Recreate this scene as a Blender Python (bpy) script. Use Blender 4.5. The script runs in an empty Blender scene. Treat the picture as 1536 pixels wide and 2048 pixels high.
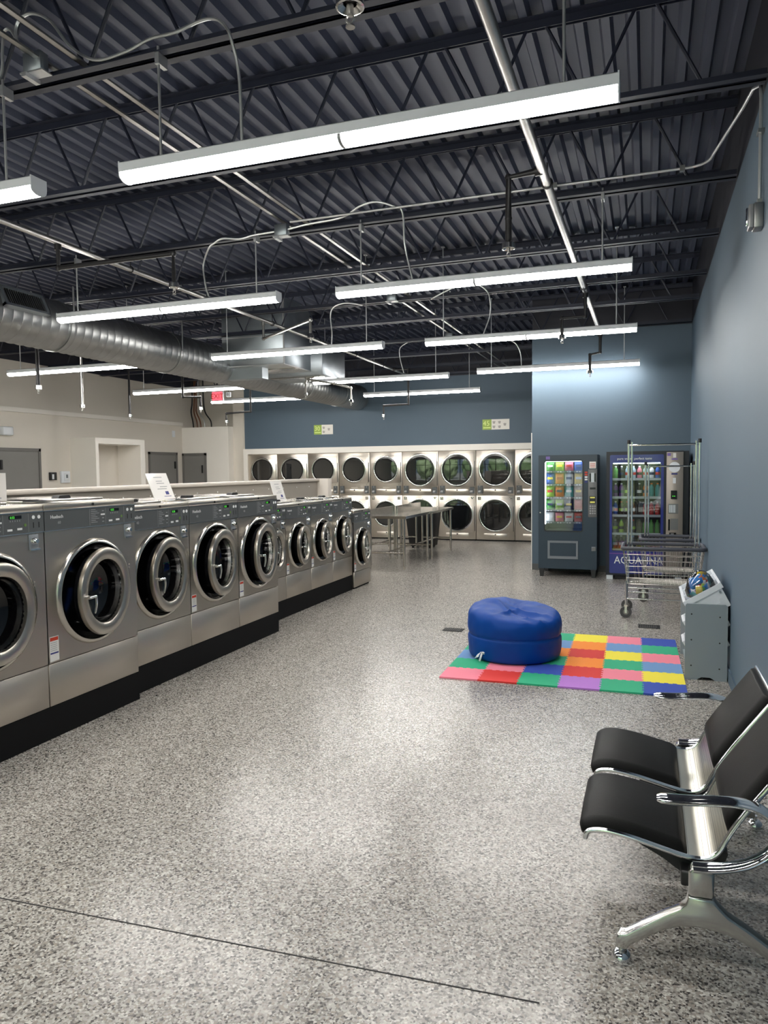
import bpy, bmesh, math, random
from mathutils import Vector, Matrix
random.seed(7)
PI = math.pi
SC = bpy.context.scene
COL = SC.collection

# ------------------------------------------------------------------ camera
def cam_axes(yaw, pitch, roll):
    f = Vector((-math.sin(yaw)*math.cos(pitch), math.cos(yaw)*math.cos(pitch), math.sin(pitch)))
    r = Vector((math.cos(yaw), math.sin(yaw), 0)); u = r.cross(f)
    r2 = math.cos(roll)*r+math.sin(roll)*u; u2 = -math.sin(roll)*r+math.cos(roll)*u
    return r2, u2, f
_r, _u, _f = cam_axes(math.radians(19.61), math.radians(-3.3236), math.radians(-.649))
cd = bpy.data.cameras.new('camera'); cam = bpy.data.objects.new('camera', cd); COL.objects.link(cam)
cam.matrix_world = Matrix(((_r.x,_u.x,-_f.x,0),(_r.y,_u.y,-_f.y,0),(_r.z,_u.z,-_f.z,1.65),(0,0,0,1)))
cd.sensor_fit = 'HORIZONTAL'; cd.sensor_width = 36; cd.lens = 36*1479.5/1536
cd.clip_start = .05; cd.clip_end = 300
SC.camera = cam

# ------------------------------------------------------------------ world, sun, exposure
W = bpy.data.worlds.new('world'); SC.world = W; W.use_nodes = True
bg = W.node_tree.nodes['Background']; bg.inputs[0].default_value = (.62,.78,1,1); bg.inputs[1].default_value = 1.5
sd = bpy.data.lights.new('sun', 'SUN'); sd.energy = 24; sd.angle = .02; sd.color = (1,.95,.86)
sun = bpy.data.objects.new('sun', sd); COL.objects.link(sun)
sun.rotation_euler = (math.radians(-38), math.radians(8), 0)
SC.view_settings.view_transform = 'Standard'; SC.view_settings.look = 'None'
SC.view_settings.gamma = 1; SC.view_settings.use_curve_mapping = False
SC.view_settings.exposure = .2
LAMP = 50.0

# ------------------------------------------------------------------ materials
M = {}
def srgb(r, g, b):
    f = lambda c: (c/255/12.92 if c/255 <= .04045 else ((c/255+.055)/1.055)**2.4)
    return (f(r), f(g), f(b))
def mat(name, col, rough=.5, metal=0., spec=.5, emit=None, es=0., noise=0., nscale=8., nstretch=(1,1,1), bump=0., bscale=60., coat=0., ior=None, rvar=0.):
    m = bpy.data.materials.new(name); m.use_nodes = True; nt = m.node_tree
    b = nt.nodes['Principled BSDF']
    b.inputs['Base Color'].default_value = (*col, 1); b.inputs['Roughness'].default_value = rough
    b.inputs['Metallic'].default_value = metal; b.inputs['Specular IOR Level'].default_value = spec
    if ior: b.inputs['IOR'].default_value = ior
    if coat: b.inputs['Coat Weight'].default_value = coat; b.inputs['Coat Roughness'].default_value = .05
    if emit: b.inputs['Emission Color'].default_value = (*emit, 1); b.inputs['Emission Strength'].default_value = es
    if noise or rvar or bump:
        tc = nt.nodes.new('ShaderNodeTexCoord'); mp = nt.nodes.new('ShaderNodeMapping'); mp.inputs['Scale'].default_value = nstretch
        nt.links.new(tc.outputs['Object'], mp.inputs['Vector'])
        nz = nt.nodes.new('ShaderNodeTexNoise'); nz.inputs['Scale'].default_value = nscale; nz.inputs['Detail'].default_value = 4
        nt.links.new(mp.outputs[0], nz.inputs['Vector'])
        if noise:
            mx = nt.nodes.new('ShaderNodeMix'); mx.data_type = 'RGBA'
            mx.inputs[6].default_value = (*[c*(1-noise) for c in col], 1); mx.inputs[7].default_value = (*[min(1, c*(1+noise)) for c in col], 1)
            nt.links.new(nz.outputs['Fac'], mx.inputs[0]); nt.links.new(mx.outputs[2], b.inputs['Base Color'])
        if rvar:
            mr = nt.nodes.new('ShaderNodeMapRange'); mr.inputs[3].default_value = max(.02, rough-rvar); mr.inputs[4].default_value = rough+rvar
            nt.links.new(nz.outputs['Fac'], mr.inputs[0]); nt.links.new(mr.outputs[0], b.inputs['Roughness'])
        if bump:
            n2 = nt.nodes.new('ShaderNodeTexNoise'); n2.inputs['Scale'].default_value = bscale; n2.inputs['Detail'].default_value = 3
            nt.links.new(mp.outputs[0], n2.inputs['Vector'])
            bp = nt.nodes.new('ShaderNodeBump'); bp.inputs['Strength'].default_value = bump; bp.inputs['Distance'].default_value = .01
            nt.links.new(n2.outputs['Fac'], bp.inputs['Height']); nt.links.new(bp.outputs[0], b.inputs['Normal'])
    M[name] = m; return m
def emis(name, col, s):
    m = bpy.data.materials.new(name); m.use_nodes = True; nt = m.node_tree; nt.nodes.clear()
    e = nt.nodes.new('ShaderNodeEmission'); e.inputs[0].default_value = (*col, 1); e.inputs[1].default_value = s
    o = nt.nodes.new('ShaderNodeOutputMaterial'); nt.links.new(e.outputs[0], o.inputs[0]); M[name] = m; return m
def glass(name, tint, gloss=.12, rough=.02):
    m = bpy.data.materials.new(name); m.use_nodes = True; nt = m.node_tree; nt.nodes.clear()
    t = nt.nodes.new('ShaderNodeBsdfTransparent'); t.inputs[0].default_value = (*tint, 1)
    g = nt.nodes.new('ShaderNodeBsdfGlossy'); g.inputs['Roughness'].default_value = rough
    fr = nt.nodes.new('ShaderNodeFresnel'); fr.inputs[0].default_value = 1.5
    ad = nt.nodes.new('ShaderNodeMath'); ad.operation = 'ADD'; ad.use_clamp = True; ad.inputs[1].default_value = gloss
    mx = nt.nodes.new('ShaderNodeMixShader'); o = nt.nodes.new('ShaderNodeOutputMaterial')
    nt.links.new(fr.outputs[0], ad.inputs[0]); nt.links.new(ad.outputs[0], mx.inputs[0])
    nt.links.new(t.outputs[0], mx.inputs[1]); nt.links.new(g.outputs[0], mx.inputs[2]); nt.links.new(mx.outputs[0], o.inputs[0]); M[name] = m; return m

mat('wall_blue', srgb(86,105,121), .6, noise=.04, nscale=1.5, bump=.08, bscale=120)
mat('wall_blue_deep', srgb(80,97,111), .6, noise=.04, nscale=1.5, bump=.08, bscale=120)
mat('wall_grey', srgb(216,209,198), .65, noise=.03, nscale=1.2, bump=.08, bscale=120)
mat('wall_white', srgb(235,230,222), .55, noise=.02, nscale=2)
mat('dark_paint', srgb(36,37,47), .55, noise=.15, nscale=3)
mat('deck_paint', srgb(68,73,91), .5, noise=.12, nscale=2, nstretch=(6,1,6))
mat('joist_paint', srgb(37,41,56), .5, noise=.12, nscale=6)
mat('baseboard_grey', srgb(84,86,86), .6)
mat('door_grey', srgb(126,124,121), .5, noise=.03)
mat('door_frame', srgb(108,106,103), .45)
mat('steel', (.47,.435,.38), .36, 1, noise=.05, nscale=1.5, rvar=.04)
mat('steel_lower', (.58,.53,.465), .42, 1, noise=.05, nscale=2, rvar=.04)
mat('steel_bright', (.56,.53,.48), .22, 1)
mat('dryer_steel', (.74,.68,.60), .36, 1, noise=.08, nscale=2.2, nstretch=(1,1,3), rvar=.08, bump=.025, bscale=5)
mat('chrome', (.86,.87,.88), .06, 1)
mat('chrome_soft', (.72,.72,.71), .18, 1)
mat('galvanized', (.38,.385,.38), .40, 1, noise=.16, nscale=9, rvar=.06)
mat('galvanized_sheet', (.40,.44,.47), .42, .85, noise=.08, nscale=5)
mat('pipe_black', srgb(44,43,44), .4, .3)
mat('pipe_steel', (.42,.41,.39), .32, .9, noise=.2, nscale=12)
mat('conduit', (.68,.69,.69), .38, .8)
mat('black_plastic', (.012,.012,.013), .4)
mat('black_gloss', (.006,.006,.007), .12, spec=.6)
mat('black_matte', (.008,.008,.009), .75)
mat('plinth_black', (.0035,.0035,.004), .7, spec=.2)
mat('panel_grey', srgb(78,81,82), .42)
mat('panel_line', srgb(120,122,122), .4)
mat('print_white', srgb(225,226,226), .5)
mat('print_grey', srgb(150,152,152), .5)
mat('bench_alloy', (.58,.58,.56), .16, 1)
mat('toy_blue', srgb(44,132,212), .35)
mat('label_white', srgb(228,226,222), .5)
mat('label_red', srgb(196,62,36), .5)
mat('label_blue', srgb(40,48,120), .5)
mat('drum_glass', (.003,.003,.0035), .06, spec=.5)
mat('door_steel', (.47,.44,.39), .30, 1, noise=.04, nscale=3)
mat('dryer_glass', (.006,.007,.008), .03, spec=.5, ior=1.95)
emis('led_green', (.12,.85,.08), 1.0)
emis('exit_red', (1,.12,.16), 1.3)
mat('button_green', srgb(96,128,60), .5)
mat('lamp_housing', srgb(236,238,242), .35)
emis('lamp_lens', (1,.975,.93), LAMP)
mat('lamp_band', srgb(150,150,152), .35, .3)
mat('sign_green', srgb(150,176,72), .5)
mat('sign_lime', srgb(222,236,140), .5)
mat('sign_white', srgb(226,222,214), .5)
mat('sign_grey', srgb(168,162,156), .5)
mat('paper', srgb(228,224,220), .35, coat=.4)
mat('laminate', srgb(150,143,134), .5, noise=.05)
mat('laminate_cap', srgb(196,188,178), .4)
mat('table_steel', (.62,.60,.57), .16, 1, noise=.05)
mat('bin_black', (.012,.013,.015), .5)
mat('snack_body', srgb(36,52,66), .35, noise=.04)
mat('snack_trim', srgb(112,118,124), .4)
mat('keypad_grey', srgb(106,108,108), .45)
emis('vend_light', (.85,.93,1), 12.0)
mat('vend_inside', srgb(205,210,214), .5)
mat('vend_inside_dark', srgb(40,44,52), .5)
emis('display_yellow', (.85,.8,.2), .6)
mat('drink_body', srgb(10,14,30), .35)
mat('drink_blue', srgb(24,36,120), .3, coat=.5)
mat('drink_column', srgb(150,142,134), .4, .3)
mat('drink_rail', srgb(196,204,208), .4)
mat('vend_sticker_purple', srgb(120,100,170), .5)
glass('vend_glass', (.93,.95,.97), .03)
glass('snack_glass', (.93,.95,.97), .07)
glass('window_glass', (.76,.80,.80), .03)
mat('basket_wire', (.42,.40,.37), .3, 1)
mat('basket_rim', srgb(66,68,78), .5)
mat('rubber_grey', srgb(70,70,70), .6)
mat('wheel_grey', srgb(128,126,120), .5)
mat('shelf_grey', srgb(138,148,154), .5, noise=.02)
mat('bin_white', srgb(226,230,236), .35)
mat('vinyl_black', (.004,.0038,.0035), .5, spec=.16, noise=.1, nscale=40, bump=.12, bscale=300)
mat('tag_white', srgb(220,224,232), .6)
for n, c in dict(pink=(236,130,150), red=(214,52,48), green=(36,168,124), purple=(178,118,204), blue=(44,74,170), sky=(104,146,196), orange=(244,140,44), yellow=(238,222,62)).items():
    mat('foam_'+n, srgb(*c), .75, bump=.15, bscale=250)
for n, c in dict(red=(190,40,40), orange=(232,120,40), yellow=(236,204,60), green=(70,150,60), lime=(150,190,60), blue=(40,80,170), navy=(26,36,80), purple=(110,60,140), white=(226,226,226), brown=(110,66,40), teal=(60,150,150), black=(22,20,22), cola=(40,22,18), clear=(170,196,206), pink=(220,120,140)).items():
    mat('pack_'+n, srgb(*c), .3)
mat('leaf', srgb(128,152,108), .6, noise=.5, nscale=3, bump=.6, bscale=6)
mat('leaf_pale', srgb(160,178,134), .6, noise=.4, nscale=3, bump=.6, bscale=6)
mat('bark', srgb(80,64,50), .8)
mat('pavement', srgb(150,148,146), .8, noise=.1, nscale=2)
mat('frame_dark', srgb(52,50,48), .4, .4)
mat('device_white', srgb(220,224,228), .45)

# beanbag fabric with fine wrinkles
m = mat('bean_blue', srgb(0,62,142), .5, spec=.2, noise=.12, nscale=5)
# floor: epoxy flakes under a clear coat
def floor_mat():
    m = bpy.data.materials.new('epoxy_flake'); m.use_nodes = True; nt = m.node_tree; b = nt.nodes['Principled BSDF']
    tc = nt.nodes.new('ShaderNodeTexCoord')
    v = nt.nodes.new('ShaderNodeTexVoronoi'); v.inputs['Scale'].default_value = 132; v.inputs['Randomness'].default_value = 1
    nt.links.new(tc.outputs['Object'], v.inputs['Vector'])
    sep = nt.nodes.new('ShaderNodeSeparateColor'); nt.links.new(v.outputs['Color'], sep.inputs[0])
    r = nt.nodes.new('ShaderNodeValToRGB'); r.color_ramp.interpolation = 'CONSTANT'
    stops = [(0,(.055,.050,.047)),(.10,(.155,.143,.131)),(.25,(.265,.245,.222)),(.45,(.365,.342,.311)),(.62,(.285,.254,.220)),(.72,(.44,.416,.382)),(.92,(.56,.537,.50))]
    e = r.color_ramp.elements
    e[0].position = 0; e[0].color = (*stops[0][1],1); e[1].position = stops[1][0]; e[1].color = (*stops[1][1],1)
    for p, c in stops[2:]:
        q = e.new(p); q.color = (*c, 1)
    nt.links.new(sep.outputs[0], r.inputs[0])
    n = nt.nodes.new('ShaderNodeTexNoise'); n.inputs['Scale'].default_value = .8; n.inputs['Detail'].default_value = 3
    nt.links.new(tc.outputs['Object'], n.inputs['Vector'])
    mr = nt.nodes.new('ShaderNodeMapRange'); mr.inputs[3].default_value = .88; mr.inputs[4].default_value = 1.12
    nt.links.new(n.outputs['Fac'], mr.inputs[0])
    mx = nt.nodes.new('ShaderNodeMix'); mx.data_type = 'RGBA'; mx.blend_type = 'MULTIPLY'; mx.inputs[0].default_value = 1
    nt.links.new(r.outputs[0], mx.inputs[6]); nt.links.new(mr.outputs[0], mx.inputs[7])
    nt.links.new(mx.outputs[2], b.inputs['Base Color'])
    b.inputs['Roughness'].default_value = .24; b.inputs['Specular IOR Level'].default_value = .55
    bp = nt.nodes.new('ShaderNodeBump'); bp.inputs['Strength'].default_value = .22; bp.inputs['Distance'].default_value = .003
    n2 = nt.nodes.new('ShaderNodeTexNoise'); n2.inputs['Scale'].default_value = 45; nt.links.new(tc.outputs['Object'], n2.inputs['Vector'])
    nt.links.new(n2.outputs['Fac'], bp.inputs['Height']); nt.links.new(bp.outputs[0], b.inputs['Normal'])
    M['floor'] = m
floor_mat()
def perf_mat():
    m = mat('perforated', (.70,.67,.58), .28, 1); nt = m.node_tree; b = nt.nodes['Principled BSDF']
    tc = nt.nodes.new('ShaderNodeTexCoord'); v = nt.nodes.new('ShaderNodeTexVoronoi'); v.inputs['Scale'].default_value = 170; v.inputs['Randomness'].default_value = 0
    nt.links.new(tc.outputs['Object'], v.inputs['Vector'])
    r = nt.nodes.new('ShaderNodeValToRGB'); r.color_ramp.elements[0].position = .28; r.color_ramp.elements[0].color = (.05,.05,.045,1)
    r.color_ramp.elements[1].position = .36; r.color_ramp.elements[1].color = (.70,.67,.58,1)
    nt.links.new(v.outputs['Distance'], r.inputs[0]); nt.links.new(r.outputs[0], b.inputs['Base Color'])
perf_mat()

# ------------------------------------------------------------------ mesh helpers
class MB:
    def __init__(s): s.v = []; s.f = []; s.sm = []
    def add(s, vs, fs, smooth=False):
        o = len(s.v); s.v += [tuple(v) for v in vs]; s.f += [tuple(i+o for i in f) for f in fs]; s.sm += [smooth]*len(fs); return s
    def box(s, x0, y0, z0, x1, y1, z1):
        if x0 > x1: x0, x1 = x1, x0
        if y0 > y1: y0, y1 = y1, y0
        if z0 > z1: z0, z1 = z1, z0
        v = [(x0,y0,z0),(x1,y0,z0),(x1,y1,z0),(x0,y1,z0),(x0,y0,z1),(x1,y0,z1),(x1,y1,z1),(x0,y1,z1)]
        return s.add(v, [(0,3,2,1),(4,5,6,7),(0,1,5,4),(1,2,6,5),(2,3,7,6),(3,0,4,7)])
    def cyl(s, p0, p1, r, n=14, r2=None, caps=True):
        p0 = Vector(p0); p1 = Vector(p1); r2 = r if r2 is None else r2
        d = (p1-p0).normalized(); a = d.orthogonal().normalized(); b = d.cross(a)
        vs = [p0+(a*math.cos(t)+b*math.sin(t))*r for t in (2*PI*i/n for i in range(n))]+[p1+(a*math.cos(t)+b*math.sin(t))*r2 for t in (2*PI*i/n for i in range(n))]
        s.add(vs, [(i,(i+1)%n,n+(i+1)%n,n+i) for i in range(n)], True)
        if caps: s.add(vs, [tuple(range(n-1,-1,-1)), tuple(range(n,2*n))])
        return s
    def tube(s, path, r, n=8, closed=False, caps=True, sx=1., up=None):
        P = [Vector(p) for p in path]; m = len(P); rings = []
        rr = r if isinstance(r, (list, tuple)) else [r]*m
        prev = None
        for i in range(m):
            if closed: t = (P[(i+1)%m]-P[i-1]).normalized()
            else: t = (P[min(i+1,m-1)]-P[max(i-1,0)]).normalized()
            if up is not None:
                a = Vector(up)-t*t.dot(Vector(up)); a.normalize()
            elif prev is None: a = t.orthogonal().normalized()
            else:
                a = prev-t*t.dot(prev); a = a.normalized() if a.length > 1e-6 else t.orthogonal().normalized()
            prev = a; b = t.cross(a)
            rings.append([P[i]+(a*math.cos(q)*sx+b*math.sin(q))*rr[i] for q in (2*PI*k/n for k in range(n))])
        vs = [v for R in rings for v in R]; fs = []
        for i in range(m if closed else m-1):
            j = (i+1) % m
            fs += [(i*n+k, i*n+(k+1)%n, j*n+(k+1)%n, j*n+k) for k in range(n)]
        s.add(vs, fs, True)
        if caps and not closed: s.add(vs, [tuple(range(n-1,-1,-1)), tuple((m-1)*n+k for k in range(n))])
        return s
    def lathe(s, prof, c=(0,0,0), axis='z', n=32, smooth=True, closed=False):
        c = Vector(c)
        A = {'z': (Vector((1,0,0)),Vector((0,1,0)),Vector((0,0,1))), 'x': (Vector((0,1,0)),Vector((0,0,1)),Vector((1,0,0))), 'y': (Vector((0,0,1)),Vector((1,0,0)),Vector((0,1,0)))}[axis] if isinstance(axis, str) else axis
        vs = []; m = len(prof)
        for r, h in prof:
            for k in range(n):
                t = 2*PI*k/n; vs.append(c+(A[0]*math.cos(t)+A[1]*math.sin(t))*r+A[2]*h)
        fs = []
        for i in range(m if closed else m-1):
            j = (i+1) % m
            fs += [(i*n+k, i*n+(k+1)%n, j*n+(k+1)%n, j*n+k) for k in range(n)]
        return s.add(vs, fs, smooth)
    def prism(s, poly, vec):
        n = len(poly); P = [Vector(p) for p in poly]; V = Vector(vec)
        return s.add(P+[p+V for p in P], [tuple(range(n-1,-1,-1)), tuple(range(n,2*n))]+[(i,(i+1)%n,n+(i+1)%n,n+i) for i in range(n)])
    def disc(s, c, r, axis, h=.002, n=28):
        c = Vector(c); d = Vector(axis)*h; return s.cyl(c, c+d, r, n)
    def build(s, name, m, parent=None, bevel=0., seg=2, loc=None, rotz=None):
        me = bpy.data.meshes.new(name); me.from_pydata(s.v, [], s.f); me.polygons.foreach_set('use_smooth', s.sm)
        bm = bmesh.new(); bm.from_mesh(me)
        bmesh.ops.remove_doubles(bm, verts=bm.verts, dist=1e-5)
        bmesh.ops.recalc_face_normals(bm, faces=bm.faces)
        if bevel:
            ed = [e for e in bm.edges if len(e.link_faces) == 2 and e.calc_face_angle(0) > .6]
            bmesh.ops.bevel(bm, geom=ed, offset=bevel, segments=seg, affect='EDGES', profile=.5, clamp_overlap=True)
            if seg > 1:
                for f in bm.faces:
                    f.smooth = True
        bm.to_mesh(me); bm.free()
        if bevel and seg > 1:
            me.set_sharp_from_angle(angle=.9)
        else:
            me.set_sharp_from_angle(angle=.8)
        me.materials.append(M[m] if isinstance(m, str) else m)
        o = bpy.data.objects.new(name, me); COL.objects.link(o)
        if parent: o.parent = parent
        if loc: o.location = loc
        if rotz is not None: o.rotation_euler = (0,0,rotz)
        return o
def box(*a): return MB().box(*a)
def tag(o, label, cat, group=None):
    o['label'] = label; o['category'] = cat
    if group: o['group'] = group
    return o
def struct(o, label=None):
    o['kind'] = 'structure'
    if label: o['label'] = label
    return o
def stuff(o, label=None): o['kind'] = 'stuff'; return o
def thing(name, label, cat, loc=(0,0,0), rotz=0, group=None):
    o = bpy.data.objects.new(name, None); o.empty_display_size = .1; COL.objects.link(o)
    o.location = loc; o.rotation_euler = (0,0,rotz); return tag(o, label, cat, group)
KIDS = {}
def copy_tree(o, parent=None):
    c = o.copy(); COL.objects.link(c); c.parent = parent
    for ch in [q for q in bpy.data.objects if q.parent == o]: copy_tree(ch, c)
    return c
def dup(root, loc, label, group=None, rotz=None):
    c = copy_tree(root); c.location = loc; c['label'] = label
    if group: c['group'] = group
    if rotz is not None: c.rotation_euler = (0,0,rotz)
    return c
FACING = {'+x': ((0,1,0),(0,0,1),(1,0,0)), '-y': ((1,0,0),(0,0,1),(0,-1,0)), '-x': ((0,-1,0),(0,0,1),(-1,0,0))}
def text(name, s, size, m, parent, loc, face, align='LEFT', ext=.0006, sx=1.):
    cu = bpy.data.curves.new(name, 'FONT'); cu.body = s; cu.size = size; cu.align_x = align; cu.extrude = ext; cu.resolution_u = 2
    t = bpy.data.objects.new(name, cu); COL.objects.link(t)
    me = bpy.data.meshes.new_from_object(t, depsgraph=None) if False else None
    dg = bpy.context.evaluated_depsgraph_get(); me = bpy.data.meshes.new_from_object(t.evaluated_get(dg))
    bpy.data.objects.remove(t); bpy.data.curves.remove(cu)
    X, Y, Z = FACING[face] if isinstance(face, str) else face
    R = Matrix(((X[0],Y[0],Z[0]),(X[1],Y[1],Z[1]),(X[2],Y[2],Z[2])))
    for v in me.vertices: v.co = R @ Vector((v.co.x*sx, v.co.y, v.co.z))
    me.materials.clear(); me.materials.append(M[m]); me.name = name
    o = bpy.data.objects.new(name, me); COL.objects.link(o)
    if parent: o.parent = parent
    o.location = loc; return o
def arc(c, r, a0, a1, n, ax1, ax2):
    c = Vector(c); ax1 = Vector(ax1); ax2 = Vector(ax2)
    return [c+ax1*r*math.cos(a0+(a1-a0)*i/n)+ax2*r*math.sin(a0+(a1-a0)*i/n) for i in range(n+1)]
def smooth_path(pts, sub=6):
    P = [Vector(p) for p in pts]; out = []
    for i in range(len(P)-1):
        p0 = P[max(i-1,0)]; p1 = P[i]; p2 = P[i+1]; p3 = P[min(i+2,len(P)-1)]
        for k in range(sub):
            t = k/sub
            out.append(.5*((2*p1)+(p2-p0)*t+(2*p0-5*p1+4*p2-p3)*t*t+(3*p1-p0-3*p2+p3)*t*t*t))
    out.append(P[-1]); return out

# ================================================================== THE SETTING
XR = .605; XL = -11.35; YF = -2.6; YJ = 12.0; YD = 16.46; ZT = 3.755; ZDK = 4.36; JX = -1.745
fl = struct(box(XL-.1, YF, -.08, XR+.1, 17.3, 0).build('floor', 'floor'), 'grey speckled epoxy flake floor')
jb = MB()
jb.prism([(-2.9,2.09,0),(-.30,2.215,0),(-.30,2.221,0),(-2.9,2.096,0)], (0,0,.0008))
jb.build('control_joint', 'black_matte', fl)
# corrugated deck
prof = []
pitch = .152; x = XL-.05
while x < XR+.05:
    prof += [(x,0),(x+.018,-.046),(x+.066,-.046),(x+.084,0)]; x += pitch
prof.append((x,0))
d = MB(); n = len(prof)
d.add([(a,YF,ZDK+b) for a,b in prof]+[(a,17.3,ZDK+b) for a,b in prof], [(i,i+1,n+i+1,n+i) for i in range(n-1)])
d.add([(XL-.1,YF,ZDK+.05),(XR+.1,YF,ZDK+.05),(XR+.1,17.3,ZDK+.05),(XL-.1,17.3,ZDK+.05)], [(0,1,2,3)])
struct(d.build('ceiling', 'deck_paint'), 'dark corrugated steel roof deck')
# right wall: blue below, dark band above
w = struct(box(XR, YF, 0, XR+.12, YJ+.1, ZT).build('wall_right', 'wall_blue'), 'long slate blue painted wall on the right')
box(XR, YF, ZT, XR+.12, YJ+.1, ZDK+.04).build('upper_band', 'dark_paint', w)
# projecting wall behind the vending machines
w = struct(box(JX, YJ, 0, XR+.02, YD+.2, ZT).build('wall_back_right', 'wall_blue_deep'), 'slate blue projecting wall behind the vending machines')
box(JX+.005, YJ+.005, ZT, XR+.02, YD+.2, ZDK+.04).build('upper_band', 'dark_paint', w)
box(JX-.012, YJ-.006, .0, JX, YJ+.02, 2.2).build('corner_guard', 'wall_white', w)
struct(box(JX, YJ-.012, 0, XR, YJ, .10).build('baseboard_back', 'baseboard_grey'))
struct(box(XR-.012, YF, 0, XR, YJ-.012, .10).build('baseboard_right', 'wall_blue'))
# dryer wall
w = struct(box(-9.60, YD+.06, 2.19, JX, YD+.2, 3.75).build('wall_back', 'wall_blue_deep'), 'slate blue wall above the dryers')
box(-9.60, YD+.065, 3.75, JX, YD+.2, ZDK+.04).build('upper_band', 'dark_paint', w)
t = MB(); t.box(-9.60, YD-.03, 2.055, JX, YD+.2, 2.19); t.box(-9.60, YD-.03, 0, -9.485, YD+.2, 2.055)
struct(t.build('trim_1', 'wall_white'), 'white surround framing the dryer bank')
# left wall
w = struct(box(XL-.12, YF, 0, XL, 17.25, 3.785).build('wall_left', 'wall_grey'), 'long greige wall with doors on the left')
box(XL-.12, YF, 3.785, XL-.002, 17.2, ZDK+.04).build('upper_band', 'dark_paint', w)
struct(box(XL, YF, 2.815, XL+.05, 16.34, 2.90).build('trim_2', 'wall_white'), 'pale ledge trim along the left wall')
struct(box(XL-.12, 17.2, 0, -9.3, 17.3, ZDK+.04).build('wall_back_left', 'wall_grey'), 'greige wall at the far left corner')
w = struct(box(XL, 16.36, 0, -9.98, 17.2, 2.77).build('wall_closet', 'wall_white'), 'cream low closet in the far left corner')
box(-9.98, 16.60, 0, -9.6, 17.2, 3.75).build('return_panel', 'wall_grey', w)
# doors
def door(n, P, label):
    o = struct(P['frame'].build('door_%d' % n, 'door_frame'), label)
    P['leaf'].build('leaf', 'door_grey', o)
    P['handle'].build('handle', 'black_plastic', o)
def left_door(n, y0, y1, label, hy):
    f = MB(); f.box(XL, y0, 0, XL+.04, y0+.05, 2.13); f.box(XL, y1-.05, 0, XL+.04, y1, 2.13); f.box(XL, y0, 2.07, XL+.04, y1, 2.13)
    l = box(XL, y0+.05, .01, XL+.022, y1-.05, 2.07)
    h = MB(); h.box(XL+.022, hy-.02, 1.72, XL+.05, hy+.02, 1.90); h.cyl((XL+.022,hy,1.0),(XL+.08,hy,1.0),.025)
    door(n, dict(frame=f, leaf=l, handle=h), label)
left_door(1, 10.45, 11.56, 'dark grey flat door at the left edge', 10.6)
left_door(2, 14.95, 16.09, 'dark grey flat door beyond the niche', 15.98)
f = MB(); f.box(-11.34,16.32,0,-11.29,16.36,2.11); f.box(-10.68,16.32,0,-10.63,16.36,2.11); f.box(-11.34,16.32,2.05,-10.63,16.36,2.11)
h = MB(); h.box(-10.76,16.31,1.6,-10.73,16.34,1.8); h.cyl((-10.75,16.34,1.),(-10.75,16.28,1.),.025)
door(3, dict(frame=f, leaf=box(-11.29,16.338,.01,-10.68,16.36,2.05), handle=h), 'dark grey door in the cream closet')
# niche box projecting from the left wall
nb = MB()
nb.box(XL, 12.40, 0, -10.70, 12.49, 2.365); nb.box(XL, 13.83, 0, -10.70, 13.985, 2.365); nb.box(XL, 12.49, 2.245, -10.70, 13.83, 2.365)
o = struct(nb.build('wall_niche', 'wall_white'), 'white projecting niche on the left wall')
box(XL, 12.49, 0, XL+.03, 13.83, 2.245).build('niche_back', 'wall_grey', o)
# storefront behind the viewer
w = MB(); w.box(XL-.1, YF-.15, 3.05, XR+.1, YF, ZDK+.04); w.box(XL-.1, YF-.15, 0, XR+.1, YF, .12)
struct(w.build('wall_front', 'wall_grey'), 'storefront wall with tall windows')
xs = [XL, -9.85, -8.35, -6.85, -5.35, -3.85, -2.35, -.85, XR]
for i in range(8):
    a, b = xs[i], xs[i+1]
    f = MB(); f.box(a, YF-.12, .12, a+.05, YF-.02, 3.05); f.box(b-.05, YF-.12, .12, b, YF-.02, 3.05)
    f.box(a+.05, YF-.12, .12, b-.05, YF-.02, .18); f.box(a+.05, YF-.12, 2.99, b-.05, YF-.02, 3.05); f.box(a+.05, YF-.12, 2.25, b-.05, YF-.02, 2.31)
    o = struct(f.build('window_%d' % (i+1), 'frame_dark'), 'tall dark framed storefront window')
    box(a+.05, YF-.075, .18, b-.05, YF-.065, 2.25).build('pane', 'window_glass', o)
    box(a+.05, YF-.075, 2.31, b-.05, YF-.065, 2.99).build('pane', 'window_glass', o)
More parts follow.
